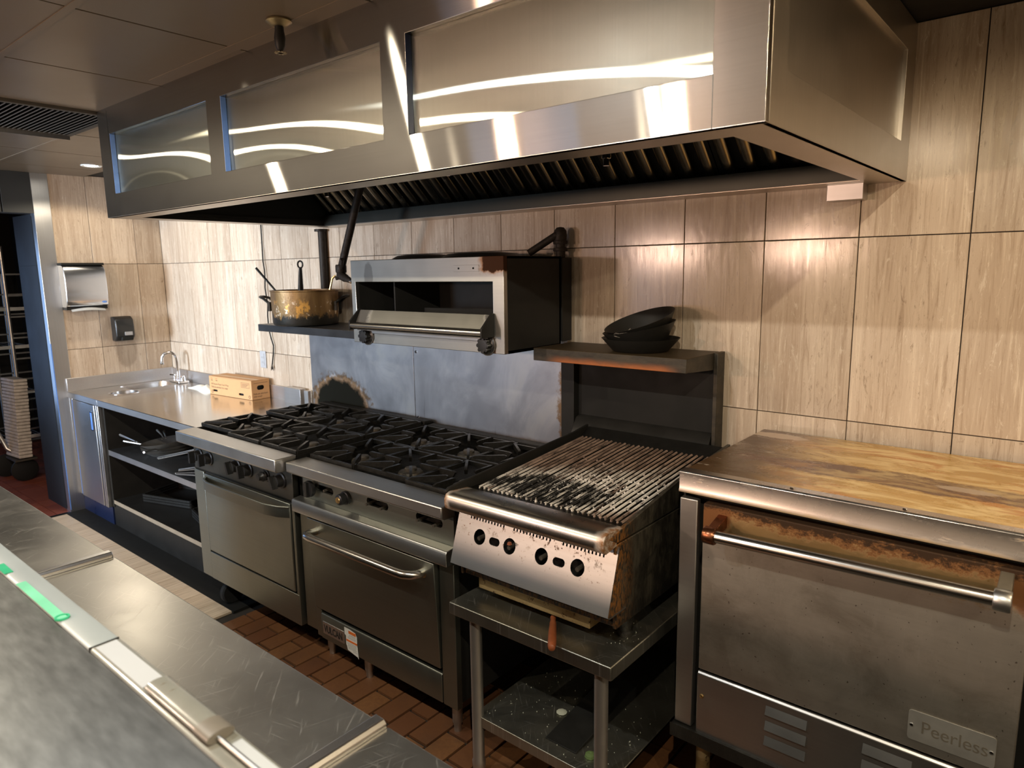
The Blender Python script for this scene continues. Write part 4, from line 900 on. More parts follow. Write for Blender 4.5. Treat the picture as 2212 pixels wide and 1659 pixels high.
bs_ = thing('back_shelf', 'blackened high shelf with scorched front edge behind the charbroiler', 'shelf', (4.26, -.15, .99))
MB().box(3.936, 4.602, -.305, -.03, 1.3585, 1.409).build('shelf_board', 'shelf_scorched', bs_, bev=.002)
MB().box(3.915, 4.602, -.048, -.030, .985, 1.359).build('back_plate', 'black_panel_wall', bs_)
MB().prism([(-.048, .99), (-.118, .99), (-.118, 1.02), (-.075, 1.09), (-.048, 1.10)], 'x', 3.985, 4.598).build('lower_riser', 'black_steel', bs_, bev=.002)
MB().box(3.915, 3.982, -.085, -.046, .99, 1.358).build('side_post', 'black_steel', bs_, bev=.002)
MB().box(4.602, 4.618, -.080, -.016, .97, 1.409).build('side_post', 'shelf_scorched', bs_, bev=.002)
MB().prism([(-.30, 1.36), (-.08, 1.36), (-.08, 1.345)], 'x', 4.594, 4.602).build('gusset', 'shelf_scorched', bs_)
# stacked black pans
def pan(name, label, loc, rot, r, h, handle, mat='black_steel', group=None, hl=.20, cat='pan'):
    t = thing(name, label, cat, loc, rot, group, local=True)
    MB().lathe([(0, 0), (r*.68, 0), (r*.72, .003), (r*.98, h-.003), (r, h), (r-.003, h), (r*.71, .006), (0, .004)], (0, 0, 0), 40, close=False).build('pan_body', mat, t)
    if handle: 
        a = handle; c, s_ = math.cos(a), math.sin(a)
        MB().tube([(c*r*.95, s_*r*.95, h*.8), (c*(r+.04), s_*(r+.04), h+.012), (c*(r+hl), s_*(r+hl), h+.03)], .006, 8, rs=[.005, .005, .008]).build('handle', 'rack_metal', t)
        for q in (-.012, .012): MB().lathe([(0, .002), (.004, .001), (.005, -.001)], (c*r*.92-s_*q, s_*r*.92+c*q, h*.78), 8, close=False).build('rivet', 'chrome', t)
    return t
pan('skillet', 'lowest and widest of the black pans on the scorched shelf', (4.345, -.165, 1.4095), (0, 0, 0), .148, .050, None, group='black pans on the scorched shelf')
pan('skillet', 'middle black pan nested in the stack on the scorched shelf', (4.347, -.160, 1.440), (.12, -.15, 0), .140, .062, None, group='black pans on the scorched shelf')
p3 = pan('skillet', 'topmost tilted black pan of the stack on the scorched shelf', (4.350, -.150, 1.472), (.27, -.20, 0), .138, .060, None, group='black pans on the scorched shelf')
MB().tube([(-.02, -.135, .040), (-.035, -.137, .046), (-.045, -.135, .052), (-.035, -.130, .056), (-.02, -.13, .05), (.01, -.128, .052), (.025, -.12, .06)], .0035, 8).build('wire_loop', 'iron_worn', p3)

# ================================================================== DECK OVEN
OX0, OX1, OY, OZ = 4.781, 5.70, -.705, 1.143
ov = thing('deck_oven', 'heat-stained stainless deck oven with a full width drop door at the right', 'oven', (5.24, -.38, 0))
MB().box(OX0+.004, OX1, OY+.035, -.045, OZ-.018, OZ-.002).build('top_plate', 'oven_top_plate', ov, bev=.002)
MB().prism([(OY, OZ-.004), (OY+.004, OZ), (OY+.036, OZ+.0008), (OY+.036, OZ-.004), (OY+.006, OZ-.010), (OY+.006, 1.090), (OY+.022, 1.082), (OY+.022, 1.078), (OY-.002, 1.080), (OY-.003, 1.086), (OY, 1.092)], 'x', OX0, OX1).build('top_trim', 'oven_trim_steel', ov, bev=.001)
for x in (5.091, 5.354): MB().lathe([(0, .004), (.004, .003), (.006, 0)], (x, OY+.020, OZ+.0006), 10, close=False).build('screw', 'chrome', ov)
m = MB(); m.box(OX0+.006, OX0+.012, OY+.02, -.05, .345, OZ-.018); m.box(OX1-.012, OX1-.006, OY+.02, -.05, .345, OZ-.018); m.box(OX0+.01, OX1-.01, -.06, -.05, .345, OZ-.018); m.box(OX0+.01, OX1-.01, OY+.05, OY+.06, .345, 1.10); m.box(OX0+.01, OX1-.01, OY+.03, -.05, .345, .355)
m.build('carcass', 'black_steel', ov)
MB().prism([(4.786, OY-.002), (4.840, OY-.002), (4.840, OY+.02), (4.790, OY+.03), (4.786, OY+.03)], 'z', .352, 1.064).build('corner_post', 'oven_side_steel', ov, bev=.003)
MB().prism([(5.640, OY-.002), (5.694, OY-.002), (5.694, OY+.03), (5.640, OY+.03)], 'z', .352, 1.064).build('corner_post', 'oven_side_steel', ov, bev=.003)
dr = MB().box(4.858, 5.612, OY-.003, OY+.04, .552, 1.060).build('oven_door', 'oven_door_steel', ov, bev=.003)
MB().cyl((4.925, -.790, 1.004), (5.552, -.790, 1.018), .0165, 20).build('door_handle', 'tube_steel', dr)
for x, mt, z in ((4.900, 'oven_trim_steel', 1.004), (5.548, 'oven_trim_steel', 1.018)):
    MB().lathe([(.0, 0), (.022, 0), (.024, .003), (.024, .029), (.022, .032), (0, .032)], (x, -.790, z), 20, axis='x', close=False).build('handle_cap', ('heat_blued' if x < 5 else 'rail_steel'), dr)
    MB().prism([(-.778, z+.018), (-.778, z-.014), (OY-.002, z+.000), (OY-.002, z+.034)], 'x', x+.003, x+.029).build('handle_bracket', 'heat_blued' if x < 5 else 'plate_worn', dr, bev=.002)
npl = MB().plate(rrect(5.401, 5.578, .577, .655, .008), [], lambda u, v, w: (u, OY-.0036-w, v), .0016).build('name_plate', 'plate_light', dr, bev=.0004)
text('Peerless', .046, 'plate_worn', dr, (5.428, OY-.0053, .602), (1, 0, .0), (0, 0, 1), depth=.0003, width=.135)
for x in (5.409, 5.570): MB().lathe([(0, -.008), (.004, -.007), (.005, -.005)], (x, OY, .616), 10, axis='y', close=False).build('screw', 'chrome', dr)
m = MB().prism([(OY-.004, .346), (OY-.004, .536), (OY+.002, .543), (OY+.03, .543), (OY+.03, .346)], 'x', 4.856, 5.614).build('lower_panel', 'oven_side_steel', ov, bev=.002)
lv = MB().prism([(-.0005, .016), (-.009, -.008), (-.0005, -.011)], 'x', -.055, .055).data('louvre'); lv.materials.append(MATS['rail_steel'])
for x in (5.115, 5.362):
    for z in (.502, .456, .410): inst('louvre', lv, m, (x, OY-.004, z))
MB().lathe([(0, -.009), (.005, -.008), (.007, -.004)], (4.872, OY, .468), 10, axis='y', close=False).build('screw', 'brass', m)
MB().prism([(OY-.014, .348), (OY-.014, .306), (OY-.010, .306), (OY-.010, .344), (OY+.04, .344), (OY+.04, .348)], 'x', OX0-.004, OX1).build('base_rail', 'char_side_grease', ov)
MB().box(OX0-.004, OX0, OY-.012, -.06, .306, .348).build('base_rail', 'char_side_grease', ov)
for x, y in ((4.868, OY+.03), (5.62, OY+.03), (4.868, -.12), (5.62, -.12)): MB().lathe([(.026, .344), (.026, .30), (.021, .29), (.020, .03), (.03, .02), (.03, 0)], (x, y, 0), 16).build('leg', 'drip_tray_metal', ov)

# ================================================================== SINK COUNTER
wt = thing('worktop', 'shiny stainless worktop with hand sink and upstand in the corner', 'worktop', (1.05, -.38, .855))
WY, WZ = -.772, .897
sx0, sx1, sy0, sy1 = .075, .335, -.45, -.12
MB().plate(rect(.0, .560, WY, -.001), [rrect(sx0, sx1, sy0, sy1, .04), circ((.395, -.53), .088, 28)], lambda u, v, w: (u, v, WZ-w), .003).build('sink_top', 'sink_steel', wt)
MB().box(.563, 2.132, WY, -.001, WZ-.003, WZ+.0005).build('top_sheet', 'worktop_steel', wt)
m = MB(); m.box(-.0, .560, WY, WY+.003, WZ-.042, WZ-.001); m.box(.563, 2.132, WY, WY+.003, WZ-.042, WZ-.001); m.box(0.0, 2.132, WY+.003, WY+.02, WZ-.042, WZ-.040); m.build('front_edge', 'sheet_steel', wt, bev=.001)
bz = .74; m = MB(); ring0 = rrect(sx0, sx1, sy0, sy1, .04); ring1 = rrect(sx0+.012, sx1-.012, sy0+.012, sy1-.012, .05); k = len(ring0)
m.add([(p[0], p[1], WZ-.001) for p in ring0]+[(p[0], p[1], bz) for p in ring1], [[i, (i+1) % k, k+(i+1) % k, k+i] for i in range(k)]+[list(range(k, 2*k))]); m.build('sink_bowl', 'sink_steel', wt)
MB().lathe([(.088, 0), (.098, .003), (.104, .001), (.104, -.001)], (.395, -.53, WZ), 32, close=False).build('waste_ring', 'chrome', wt)
MB().lathe([(.088, 0), (.086, -.04), (0, -.045)], (.395, -.53, WZ-.001), 28, close=False).build('waste_cup', 'sink_steel', wt)
MB().prism([(.003, WZ), (.003, .985), (.010, .992), (.022, .992), (.022, WZ)], 'y', -.770, -.002).build('upstand', 'sheet_steel', wt, bev=.002)
MB().prism([(-.002, WZ), (-.002, .978), (-.010, .985), (-.018, .985), (-.018, WZ)], 'x', .022, 1.76).build('upstand', 'sheet_steel', wt, bev=.002)
MB().box(1.70, 1.88, -.062, -.020, WZ, .998).build('splice_plate', 'sheet_steel', wt, bev=.001)
MB().box(1.905, 1.948, -.05, -.03, WZ, .992).build('end_plate', 'sheet_steel', wt)
MB().box(1.66, 1.80, -.026, -.018, .984, .990).build('sealant', 'black_matte', wt)
ca = thing('sink_cabinet', 'narrow stainless cabinet door unit under the hand sink', 'cabinet', (.27, -.38, 0))
MB().box(.0065, .555, WY+.05, -.01, .13, .853).build('carcass', 'black_steel', ca)
MB().box(.0065, .060, WY+.012, WY+.05, .13, .853).build('filler', 'corner_steel', ca, bev=.002)
dr = MB().box(.075, .478, WY+.004, WY+.03, .132, .848).build('door', 'corner_steel', ca, bev=.003)
MB().plate(rect(.405, .448, .665, .800), [rect(.411, .442, .672, .793)], lambda u, v, w: (u, WY+.0035-w, v), .004).build('pull_frame', 'chrome', dr)
MB().box(.411, .442, WY+.002, WY+.0036, .672, .793).build('pull_cup', 'bright_blue', dr)
MB().box(.0745, .0775, WY+.002, WY+.006, .14, .846).build('door_blue_glint', 'bright_blue', dr)  # blue line standing in for the cool reflection on the door edge
for x in (.490, .520): MB().box(x, x+.024, WY+.006, WY+.05, .132, .850).build('stile', 'corner_steel', ca, bev=.002)
MB().box(.0065, .545, WY+.03, WY+.04, .0, .128).build('kick_board', 'navy_blue', ca)  # one deep blue over the whole board
cb2 = thing('shelf_cabinet', 'open black cabinet with shelves of frying pans beside the far range', 'cabinet', (1.3, -.38, 0))
m = MB(); m.box(.560, .585, WY+.03, -.01, .14, .854); m.box(2.09, 2.115, WY+.03, -.01, .14, .854); m.box(.56, 2.115, -.02, -.01, .14, .854); m.build('carcass', 'black_steel', cb2)
MB().prism([(WY+.03, .548), (WY+.03, .512), (WY+.034, .512), (WY+.034, .543), (-.02, .543), (-.02, .548)], 'x', .588, 2.088).build('shelf', 'shelf_dark', cb2, bev=.001)
MB().box(.588, 2.088, WY+.0285, WY+.0305, .512, .5475).build('shelf_edge', 'sheet_steel', cb2)
MB().box(.588, 2.088, WY+.03, -.02, .165, .192).build('bottom_shelf', 'black_steel', cb2, bev=.001)
MB().box(.588, 2.088, WY+.0285, WY+.0305, .165, .192).build('shelf_edge', 'tan_paint', cb2)
MB().box(.56, 2.115, WY+.035, WY+.045, .0, .160).build('kick_board', 'black_steel', cb2)
# pans on the middle shelf
zz = .5485
g_ = 'frying pans on the cabinet shelf'
pan('frying_pan', 'bottom frying pan of the nested stack on the cabinet shelf', (1.03, -.52, zz), (0, 0, .3), .165, .036, 3.3, 'pan_steel', g_)
pan('frying_pan', 'second frying pan from the bottom of the cabinet stack', (1.025, -.525, zz+.015), (.02, -.02, .2), .167, .036, 2.6, 'pan_steel', g_)
pan('frying_pan', 'third frying pan from the bottom of the cabinet stack', (1.02, -.525, zz+.030), (.02, -.05, .1), .168, .036, 5.4, 'pan_steel', g_)
pan('frying_pan', 'topmost tilted frying pan of the cabinet stack with rivets showing', (1.025, -.525, zz+.050), (.06, -.10, .0), .170, .042, 2.9, 'pan_steel', g_)
pan('frying_pan', 'small dark frying pan pushed to the back of the cabinet shelf', (1.50, -.19, zz), (0, 0, .6), .13, .045, 2.4, 'black_steel', g_)
def hoop(name, label, pts, r, mat='rack_metal'): return MB().tube(pts, r, 8).build(name, mat, label=label, cat='tongs', group='loose pan handles on the cabinet shelf')  # handles of pans that are not modelled, filed under tongs
hoop('pan_handle', 'bright steel pan handle lying behind the pan stack, nearest the sink', [(.98, -.70, .652), (.735, -.712, .664), (.720, -.712, .668), (.735, -.712, .673), (.98, -.715, .662)], .004)
hoop('pan_handle', 'bright steel pan handle lying in front of the pan stack', [(1.60, -.62, .675), (1.245, -.69, .583), (1.235, -.692, .588), (1.25, -.694, .594), (1.62, -.635, .690)], .0042)
hoop('pan_handle', 'upper of two steel pan handles on the cabinet shelf beside the far range', [(1.92, -.69, .645), (1.60, -.728, .578), (1.61, -.73, .588), (1.92, -.71, .660)], .0042)
hoop('pan_handle', 'lower of two steel pan handles on the cabinet shelf beside the far range', [(1.92, -.70, .618), (1.56, -.732, .558), (1.57, -.733, .553), (1.92, -.72, .603)], .0042)
for k, (x, y, r, lb) in enumerate(((.95, -.42, .16, 'black baking pan on the cabinet bottom shelf nearest the sink'), (1.62, -.45, .17, 'black baking pan on the cabinet bottom shelf nearest the range'))):
    t = thing('baking_pan', lb, 'pan', (x, y, .1925), (0, 0, .3-.5*k), 'baking pans on the bottom shelf', local=True)
    for q in range(3): MB().plate(rrect(-r*1.4, r*1.4, -r, r, .02), [rrect(-r*1.34, r*1.34, -r+.012, r-.012, .016)], lambda u, v, w, q=q: (u, v, .004+q*.018+w), .014).build('rim', 'black_steel', t)
    MB().box(-r*1.35, r*1.35, -r+.01, r-.01, 0, .004).build('base', 'black_steel', t)
# faucet
fc = thing('sink_faucet', 'chrome gooseneck faucet with two taps at the corner sink', 'faucet', (.30, -.10, WZ))
MB().box(.19, .36, -.125, -.045, WZ+.0005, WZ+.020).build('deck_plate', 'chrome', fc, bev=.006)
MB().tube([(.285, -.09, WZ+.018), (.285, -.09, 1.06), (.284, -.091, 1.09), (.278, -.10, 1.118), (.265, -.118, 1.134), (.25, -.14, 1.136), (.233, -.160, 1.124), (.222, -.172, 1.10), (.220, -.176, 1.06)], .0115, 14).build('spout', 'chrome', fc)
MB().lathe([(.013, 0), (.0145, .002), (.0145, .022), (.012, .024)], (.220, -.176, 1.045), 14).build('aerator', 'chrome', fc)
for x in (.225, .345):
    tp = MB().lathe([(.018, .018), (.018, .045), (.013, .05), (.012, .06)], (x, -.085, WZ), 14).build('tap', 'chrome', fc)
    MB().tube([(x, -.085, WZ+.055), (x+(.045 if x > .3 else -.02), -.12, WZ+.062)], .006, 8).build('tap_lever', 'chrome', tp)
# white cloth
m = MB(); NX, NY = 16, 10; vs = []
for j in range(NY+1):
    for i in range(NX+1):
        u, w = i/NX, j/NY
        h = .004+.022*abs(math.sin(6.3*u+2.2*w))*(.4+.6*math.sin(PI*u))*math.sin(PI*min(1, .08+w*.92))+.012*math.sin(PI*u)*math.sin(PI*w)
        vs.append((.60+.34*u+.02*math.sin(5*w), -.17+.11*w+.018*math.sin(7*u), WZ+.0012+h))
nv = len(vs); vs += [(p[0], p[1], WZ+.0008) for p in vs]
fs = [[j*(NX+1)+i, j*(NX+1)+i+1, (j+1)*(NX+1)+i+1, (j+1)*(NX+1)+i] for j in range(NY) for i in range(NX)]; fs += [[nv+q for q in reversed(f)] for f in fs]
bd = [i for i in range(NX+1)]+[(j+1)*(NX+1)+NX for j in range(NY)]+[NY*(NX+1)+NX-1-i for i in range(NX)]+[(NY-1-j)*(NX+1) for j in range(NY-1)]
fs += [[bd[i], bd[(i+1) % len(bd)], nv+bd[(i+1) % len(bd)], nv+bd[i]] for i in range(len(bd))]
m.add(vs, fs).build('dish_cloth', 'cloth_white', label='crumpled white cloth on the worktop beside the cardboard box', cat='cloth', ang=90)
# cardboard box
bx = thing('cardboard_box', 'tan cardboard box of plastic food wrap on the shiny worktop', 'box', (1.225, -.110, WZ+.0008), (0, 0, .075), local=True)
hw, hd_, hh = .245, .068, .128
def bmp(u, v, w): return (u, -hd_+w, v)
MB().plate(rect(-hw, hw, 0, hh), [slot((-.178, .030), .052, .014), slot((.125, .030), .056, .015)], bmp, .004).build('front_side', 'cardboard', bx)
MB().plate(rect(-hd_+.004, hd_, 0, hh), [slot((.0, .078), .055, .030)], lambda u, v, w: (hw-w, u, v), .004).build('end_side', 'cardboard', bx)
m = MB(); m.box(-hw, hw-.004, hd_-.004, hd_, 0, hh); m.box(-hw, -hw+.004, -hd_+.004, hd_, 0, hh); m.box(-hw, hw, -hd_, hd_, 0.0, .003); m.build('hidden_sides', 'cardboard', bx)
MB().box(-hw, hw, -hd_, -.002, hh-.002, hh+.002).build('top_flap', 'cardboard', bx); MB().box(-hw, hw, .002, hd_, hh-.002, hh+.002).build('top_flap', 'cardboard', bx)
MB().box(-hw, hw, -.028, -.003, hh+.002, hh+.0026).build('tape', 'cardboard_tape', bx)
MB().box(-hw+.02, hw-.02, -hd_+.012, hd_-.012, .01, hh-.01).build('contents', 'black_matte', bx)
F = lambda u, v: (u, -hd_-.0002, v)
text('All Purpose Plastic Food Wrap', .0165, 'ink_brown', bx, F(-.222, .071), (1, 0, 0), (0, 0, 1), width=.205, depth=.0002)
text('Pellicule plastique tout usage', .0165, 'ink_brown', bx, F(-.222, .050), (1, 0, 0), (0, 0, 1), width=.195, depth=.0002)
for u in (-.226, -.170):
    text('18 IN', .010, 'ink_red', bx, F(u, .110), (1, 0, 0), (0, 0, 1), depth=.0002); text('LABEL', .010, 'ink_brown', bx, F(u, .098), (1, 0, 0), (0, 0, 1), depth=.0002)
for u, v in ((-.213, .022), (.218, .020)): MB().plate(circ((u, v), .011, 14), [circ((u, v), .007, 14)], lambda a_, b_, w: (a_, -hd_-.0004+w, b_), .0003).build('recycle_mark', 'ink_brown', bx)
MB().plate(rect(.130, .222, .078, .112), [rect(.132, .220, .080, .110)], lambda a_, b_, w: (a_, -hd_-.0004+w, b_), .0003).build('printed_frame', 'ink_brown', bx)
text('Goodfood', .016, 'ink_brown', bx, F(.140, .090), (1, 0, 0), (0, 0, 1), width=.07, depth=.0002) if False else None
for k in range(3): MB().box(.138, .214-.01*k, -hd_-.0004, -hd_-.0001, .101-.007*k, .1035-.007*k).build('print_line', 'ink_brown', bx)
E_ = lambda u, v: (hw+.0002, u, v)
text('Pellicule plastique', .0155, 'ink_brown', bx, E_(-.056, .034), (0, 1, 0), (0, 0, 1), width=.108, depth=.0002)
text('tout usage', .0155, 'ink_brown', bx, E_(-.056, .017), (0, 1, 0), (0, 0, 1), width=.064, depth=.0002)
MB().box(hw+.0001, hw+.0004, -.052, .054, .108, .1105).build('print_line', 'ink_brown', bx)

# ================================================================== ON THE LEFT AND BACK WALLS
td = thing('towel_dispenser', 'chrome paper towel dispenser with towel showing on the left wall', 'dispenser', (.06, -.595, 1.475))
cv = [(.003, 1.800), (.055, 1.800), (.090, 1.790), (.108, 1.76), (.116, 1.70), (.118, 1.62), (.114, 1.55), (.104, 1.515), (.080, 1.500), (.003, 1.500)]
MB().prism(cv, 'y', -.735, -.465).build('cover', 'chrome_satin', td, bev=.004, ang=50)
MB().box(.002, .090, -.738, -.462, 1.7985, 1.815).build('top_cap', 'black_matte', td, bev=.003)
MB().box(.003, .085, -.733, -.467, 1.484, 1.501).build('base', 'black_steel', td)
pts = []
m = MB(); vs = []
for i in range(9):
    u = i/8; yy = -.71+.22*u; s_ = .012*math.sin(PI*u)
    vs += [(.030, yy, 1.486), (.095, yy, 1.486+s_), (.118, yy, 1.474+s_*.6), (.030, yy, 1.484), (.094, yy, 1.483+s_), (.116, yy, 1.472+s_*.6)]
fs = []
for i in range(8):
    a = i*6; b = a+6
    for p, q in ((0, 1), (1, 2), (2, 5), (5, 4), (4, 3), (3, 0)): fs.append([a+p, a+q, b+q, b+p])
m.add(vs, fs); m.build('paper_towel', 'paper', td)
lg = MB().lathe([(0, .001), (.010, .001), (.011, 0)], (0, 0, 0), 20, close=False)
for v in lg.v: v.x, v.y, v.z = .1125+v.z, -.492+v.x*1.5, 1.535+v.y*.75
lg.build('badge', 'bright_blue', td)
sd_ = thing('soap_dispenser', 'black wall soap dispenser above the hand sink', 'dispenser', (.05, -.365, 1.232))
MB().prism([(.003, 1.418), (.060, 1.418), (.092, 1.395), (.100, 1.34), (.098, 1.27), (.060, 1.235), (.003, 1.235)], 'y', -.430, -.300).build('cover', 'knob_black', sd_, bev=.008, ang=50)
MB().box(.098, .1025, -.372, -.318, 1.278, 1.304).build('window', 'grey_plastic', sd_, bev=.001)
MB().box(.075, .1015, -.395, -.315, 1.240, 1.268).build('push_bar', 'black_matte', sd_, bev=.004)
ol = thing('wall_outlet', 'grey wall outlet plate above the worktop near the splash sheet', 'outlet', (1.378, -.004, 1.09))
MB().prism(rect(1.342, 1.414, 1.090, 1.205), 'y', -.007, -.0012).build('cover_plate', 'grey_plastic', ol, bev=.002)
MB().plate(rect(1.360, 1.396, 1.108, 1.187), [rect(1.369, 1.372, 1.155, 1.168), rect(1.384, 1.387, 1.155, 1.168), rect(1.369, 1.372, 1.122, 1.135), rect(1.384, 1.387, 1.122, 1.135)], lambda u, v, w: (u, -.009+w, v), .0035).build('socket_face', 'grey_plastic', ol)
MB().box(1.362, 1.394, -.0065, -.006, 1.11, 1.185).build('slot_back', 'black_matte', ol)
MB().tube([(1.478, -.008, 2.42), (1.478, -.012, 1.90), (1.480, -.015, 1.80), (1.492, -.016, 1.74), (1.494, -.018, 1.68), (1.487, -.018, 1.63), (1.496, -.018, 1.57), (1.507, -.018, 1.52), (1.495, -.018, 1.45), (1.495, -.016, 1.36), (1.510, -.014, 1.30), (1.530, -.012, 1.25), (1.520, -.012, 1.19), (1.500, -.014, 1.12)], .0042, 7).build('hanging_cable', 'black_matte', label='thin dark cable hanging down the tiled wall to a frayed end', cat='cable')
fe = bpy.data.objects.get('hanging_cable'); m = MB()
for k in range(6): m.tube([(1.500, -.014, 1.125), (1.500+.010*math.cos(k*1.1), -.016-.004*math.sin(k), 1.095-.006*(k % 3))], .0022, 5)
me_f = m.data('frayed_end', fe.location); me_f.materials.append(MATS['pipe_black']); fo_ = bpy.data.objects.new('frayed_end', me_f); COL.objects.link(fo_); fo_.parent = fe

# ================================================================== PREP COUNTER AND PASS SHELF
pc = thing('prep_counter', 'long stainless prep counter with raised dividers in the foreground', 'counter', (4.0, -2.1, 0))
PYE, PZT = -1.755, .890
for a, b in ((2.2, 3.440), (3.474, 4.690), (4.722, 5.95)): MB().box(a, b, -2.60, PYE, PZT-.035, PZT).build('top_section', 'counter_steel', pc, bev=.003)
for x in (3.440, 4.690): MB().prism([(x-.002, PZT-.02), (x-.002, PZT+.010), (x+.004, PZT+.016), (x+.026, PZT+.016), (x+.034, PZT+.008), (x+.034, PZT-.02)], 'y', -2.60, PYE-.004).build('divider', 'corner_steel', pc, bev=.002)
MB().box(2.22, 5.93, -2.58, PYE-.05, .10, PZT-.036).build('body', 'black_steel', pc)
for k in range(5): MB().box(2.26+.735*k, 2.26+.735*k+.70, PYE-.05, PYE-.03, .14, PZT-.07).build('door', 'dark_trough', pc, bev=.003)
MB().box(2.3, 5.88, -2.5, PYE-.10, 0, .10).build('plinth', 'black_matte', pc)
ps = thing('pass_shelf', 'high stainless pass shelf at the bottom left of the photo', 'shelf', (4.6, -2.45, 1.17))
PSZ = 1.220
MB().box(2.6, 6.6, -2.76, -2.160, PSZ-.03, PSZ).build('shelf_board', 'pass_steel', ps, bev=.003)
for x in (2.7, 5.9): MB().cyl((x, -2.56, PZT), (x, -2.56, PSZ-.03), .02, 14).build('support_post', 'tube_steel', ps)
tr = thing('ticket_rail', 'white ticket rail with green tape running along the pass shelf edge', 'ticket rail', (4.4, -2.18, PSZ))
ry0, ry1 = -2.199, -2.163
MB().prism([(ry0, PSZ+.0005), (ry0, PSZ+.004), (ry0+.004, PSZ+.006), (ry1-.004, PSZ+.006), (ry1+.002, PSZ+.004), (ry1+.002, PSZ-.012), (ry1-.001, PSZ-.012), (ry1-.001, PSZ+.0005)], 'x', 2.8, 4.655).build('rail_body', 'rail_white', tr, bev=.0008)
MB().prism([(ry0, PSZ+.0005), (ry0, PSZ+.004), (ry0+.004, PSZ+.006), (ry1-.004, PSZ+.006), (ry1+.002, PSZ+.004), (ry1+.002, PSZ-.012), (ry1-.001, PSZ-.012), (ry1-.001, PSZ+.0005)], 'x', 4.6575, 6.4).build('rail_body', 'rail_frosted', tr, bev=.0008)
MB().box(4.6552, 4.6573, ry0-.0005, ry1+.001, PSZ, PSZ+.0066).build('gap_seal', 'black_matte', tr)
MB().box(4.662, 4.808, ry0+.006, ry1-.004, PSZ+.006, PSZ+.0068).build('paper_insert', 'paper', tr)
MB().box(4.23, 4.284, ry0-.001, ry0+.012, PSZ+.0062, PSZ+.0072).build('green_tape', 'green_tape', tr)
MB().box(4.345, 4.535, ry0-.001, ry0+.013, PSZ+.0062, PSZ+.0072).build('green_tape', 'green_tape_light', tr)
m = MB().plate(circ((4.532, ry0+.007), .010, 20), [circ((4.532, ry0+.007), .0075, 20)], lambda u, v, w: (u, v, PSZ+.0085-w), .0025).build('tape_ring', 'green_tape', tr)
ro_ = thing('clear_tube', 'frosted plastic tube with tan tape and metal rod lying in the ticket rail', 'tube', (4.9, -2.181, PSZ+.008))
tb = MB().cyl((4.822, -2.181, 0), (4.962, -2.181, 0), .0150, 24)
for v in tb.v: v.z = PSZ+.0125+v.z*.42
tb.build('tube_body', 'rail_frosted', ro_)
tb = MB().cyl((4.945, -2.181, 0), (4.975, -2.181, 0), .0158, 24)
for v in tb.v: v.z = PSZ+.0128+v.z*.42
tb.build('tape_band', 'tape_tan', ro_)
MB().cyl((4.965, -2.184, PSZ+.0125), (5.12, -2.184, PSZ+.0125), .0028, 10).build('rod', 'rail_steel', ro_)
tb = MB().tube([(4.850+.011*math.cos(2*PI*k/20), -2.181+.012*math.sin(2*PI*k/20), PSZ+.0190-.0028*abs(math.sin(2*PI*k/20))) for k in range(21)], .0007, 6).build('tube_ring', 'tape_tan', ro_)
MB().box(4.99, 5.3, ry1-.016, ry1-.003, PSZ+.006, PSZ+.0075).build('ticket_slip', 'paper', label='white paper slip tucked along the near end of the ticket rail', cat='paper slip')

# ================================================================== BEYOND THE DOORWAY
rk = thing('sheet_pan_rack', 'tall metal sheet pan rack seen through the doorway', 'rack', (-1.62, -.72, 0))
for x, y in ((-1.42, -.70), (-1.42, -.20), (-1.95, -.70), (-1.95, -.20)): MB().cyl((x, y, .10), (x, y, 1.98), .014, 10).build('post', 'rack_metal', rk)
for k in range(9):
    z = .30+.18*k
    for x in (-1.42, -1.95): MB().box(x-.012, x+.012, -.70, -.20, z, z+.012).build('runner', 'rack_metal', rk)
for x, y in ((-1.42, -.70), (-1.95, -.70)):
    MB().lathe([(0, -.014), (.045, -.014), (.05, 0), (.045, .014), (0, .014)], (x, y, .05), 16, axis='x', close=False).build('caster', 'rubber', rk)
wr = thing('wire_shelf_unit', 'wire shelving unit with stored goods in the dark room beyond the doorway', 'shelving', (-2.55, -.75, 0))
for x in (-2.9, -2.2):
    for y in (-1.25, -.35): MB().cyl((x, y, 0), (x, y, 1.75), .013, 10).build('post', 'rack_metal', wr)
for z in (.18, .62, 1.06, 1.42):
    s_ = MB(); s_.tube([(-2.9, -1.25, z), (-2.2, -1.25, z), (-2.2, -.35, z), (-2.9, -.35, z), (-2.9, -1.25, z)], .006, 6)
    for k in range(16): y = -1.22+.056*k; s_.cyl((-2.9, y, z), (-2.2, y, z), .0028, 5)
    s_.build('wire_shelf', 'rack_metal', wr)
    MB().box(-2.197, -2.193, -1.24, -.36, z-.012, z+.020).build('price_strip', 'white_plastic', wr)
bt = thing('sauce_bottle', 'clear bottle with a red cap on the wire shelf', 'bottle', (-2.30, -.70, 1.064))
MB().lathe([(0, 0), (.035, 0), (.038, .01), (.038, .12), (.022, .155), (.018, .18)], (-2.30, -.70, 1.064), 18, close=False).build('bottle_body', 'enamel_cup', bt)
MB().lathe([(.022, .18), (.022, .215), (.018, .222), (0, .222)], (-2.30, -.70, 1.064), 18, close=False).build('cap', 'red_plastic', bt)
MB().lathe([(0, 0), (.05, 0), (.055, .005), (.055, .16), (.052, .16), (.052, .01), (0, .008)], (-2.33, -.905, 1.0666), 20, close=False).build('steel_canister', 'chrome', label='steel canister on the wire shelf beyond the doorway', cat='canister')
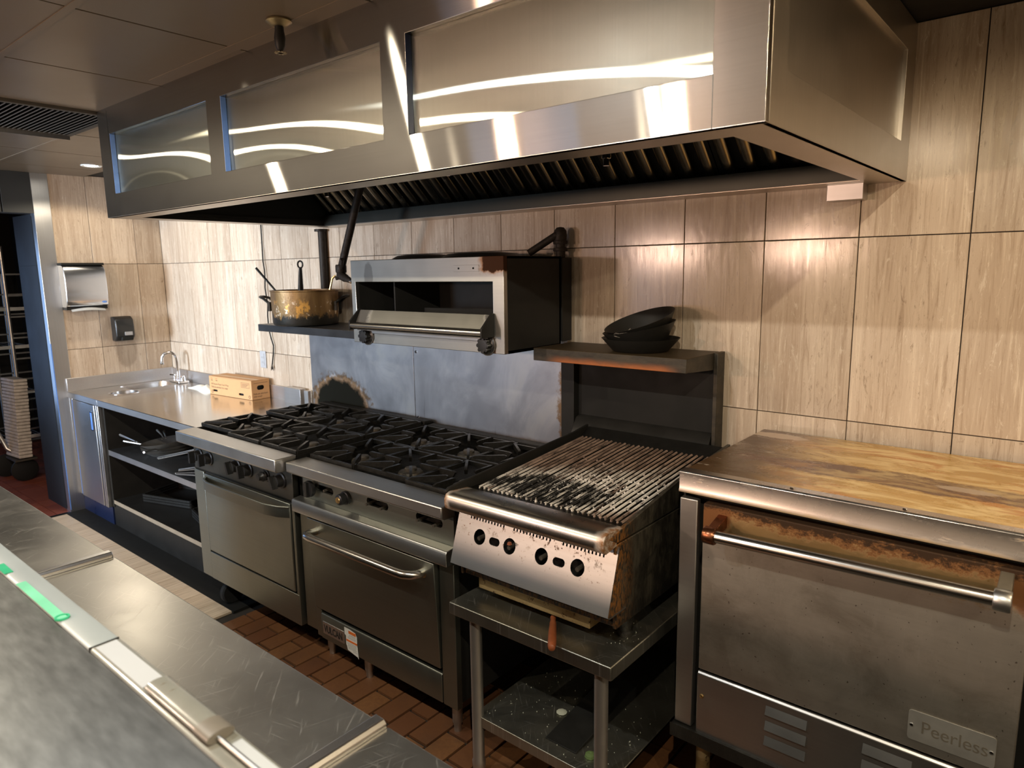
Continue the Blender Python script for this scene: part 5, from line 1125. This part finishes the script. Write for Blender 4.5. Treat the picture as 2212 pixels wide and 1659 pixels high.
MB().lathe([(0, 0), (.045, 0), (.06, .07), (.057, .07), (.042, .006), (0, .005)], (-2.29, -.79, 1.0666), 20, close=False).build('plastic_tub', 'enamel_cup', label='blue grey tub between the canister and the red capped bottle', cat='tub')
MB().tube([(-2.17, -.95, 1.62), (-2.16, -.92, 1.45), (-2.15, -.88, 1.30), (-2.15, -.82, 1.12), (-2.15, -.79, 1.085), (-2.15, -.76, 1.14)], .006, 6).build('orange_cord', 'orange_cable', label='thin orange cord hanging in front of the wire shelf', cat='cord')
for k in range(3):
    MB().box(-2.80+.09*k, -2.74+.09*k+.02, -.98+.05*(k % 3), -.70+.04*(k % 2), .6285, .70+.03*(k % 3)).build('storage_tub', ('paper', 'enamel_cup', 'grey_plastic')[k % 3], bev=.006, label='%s storage tub on the lower wire shelf beyond the doorway' % ('white', 'blue grey', 'pale grey')[k], cat='tub', group='tubs on the wire shelf')
# leaning stack of pale trays with a bent-tube trolley in front
ts = thing('tray_stack', 'leaning stack of pale plastic trays strapped on the trolley', 'trays', (-1.24, -.80, .215), (-.05, 0, .1), local=True)
for k in range(24): MB().box(-.16+random.uniform(-.006, .006), .10+random.uniform(-.006, .006), -.04, .06, .028*k, .028*k+.024).build('tray', 'tray_white', ts, bev=.004)
tk = thing('hand_truck', 'bent tube hand truck with black wheels in the doorway', 'trolley', (-1.35, -.95, 0))
MB().tube([(-1.45, -1.06, 1.02), (-1.44, -1.02, 1.05), (-1.42, -.98, .95), (-1.40, -.95, .70), (-1.37, -.90, .42), (-1.34, -.86, .28), (-1.28, -.80, .22), (-1.20, -.74, .21)], .016, 10).build('frame_tube', 'rack_metal', tk)
MB().box(-1.40, -1.14, -.86, -.70, .19, .205).build('toe_plate', 'iron_worn', tk)
for x, y in ((-1.50, -.84), (-1.22, -.78)): MB().lathe([(0, -.02), (.085, -.02), (.10, -.01), (.10, .01), (.085, .02), (0, .02)], (x, y, .10), 20, axis='x', close=False).build('wheel', 'rubber', tk)

for o in bpy.data.objects:
    if '_l' in o: del o['_l']
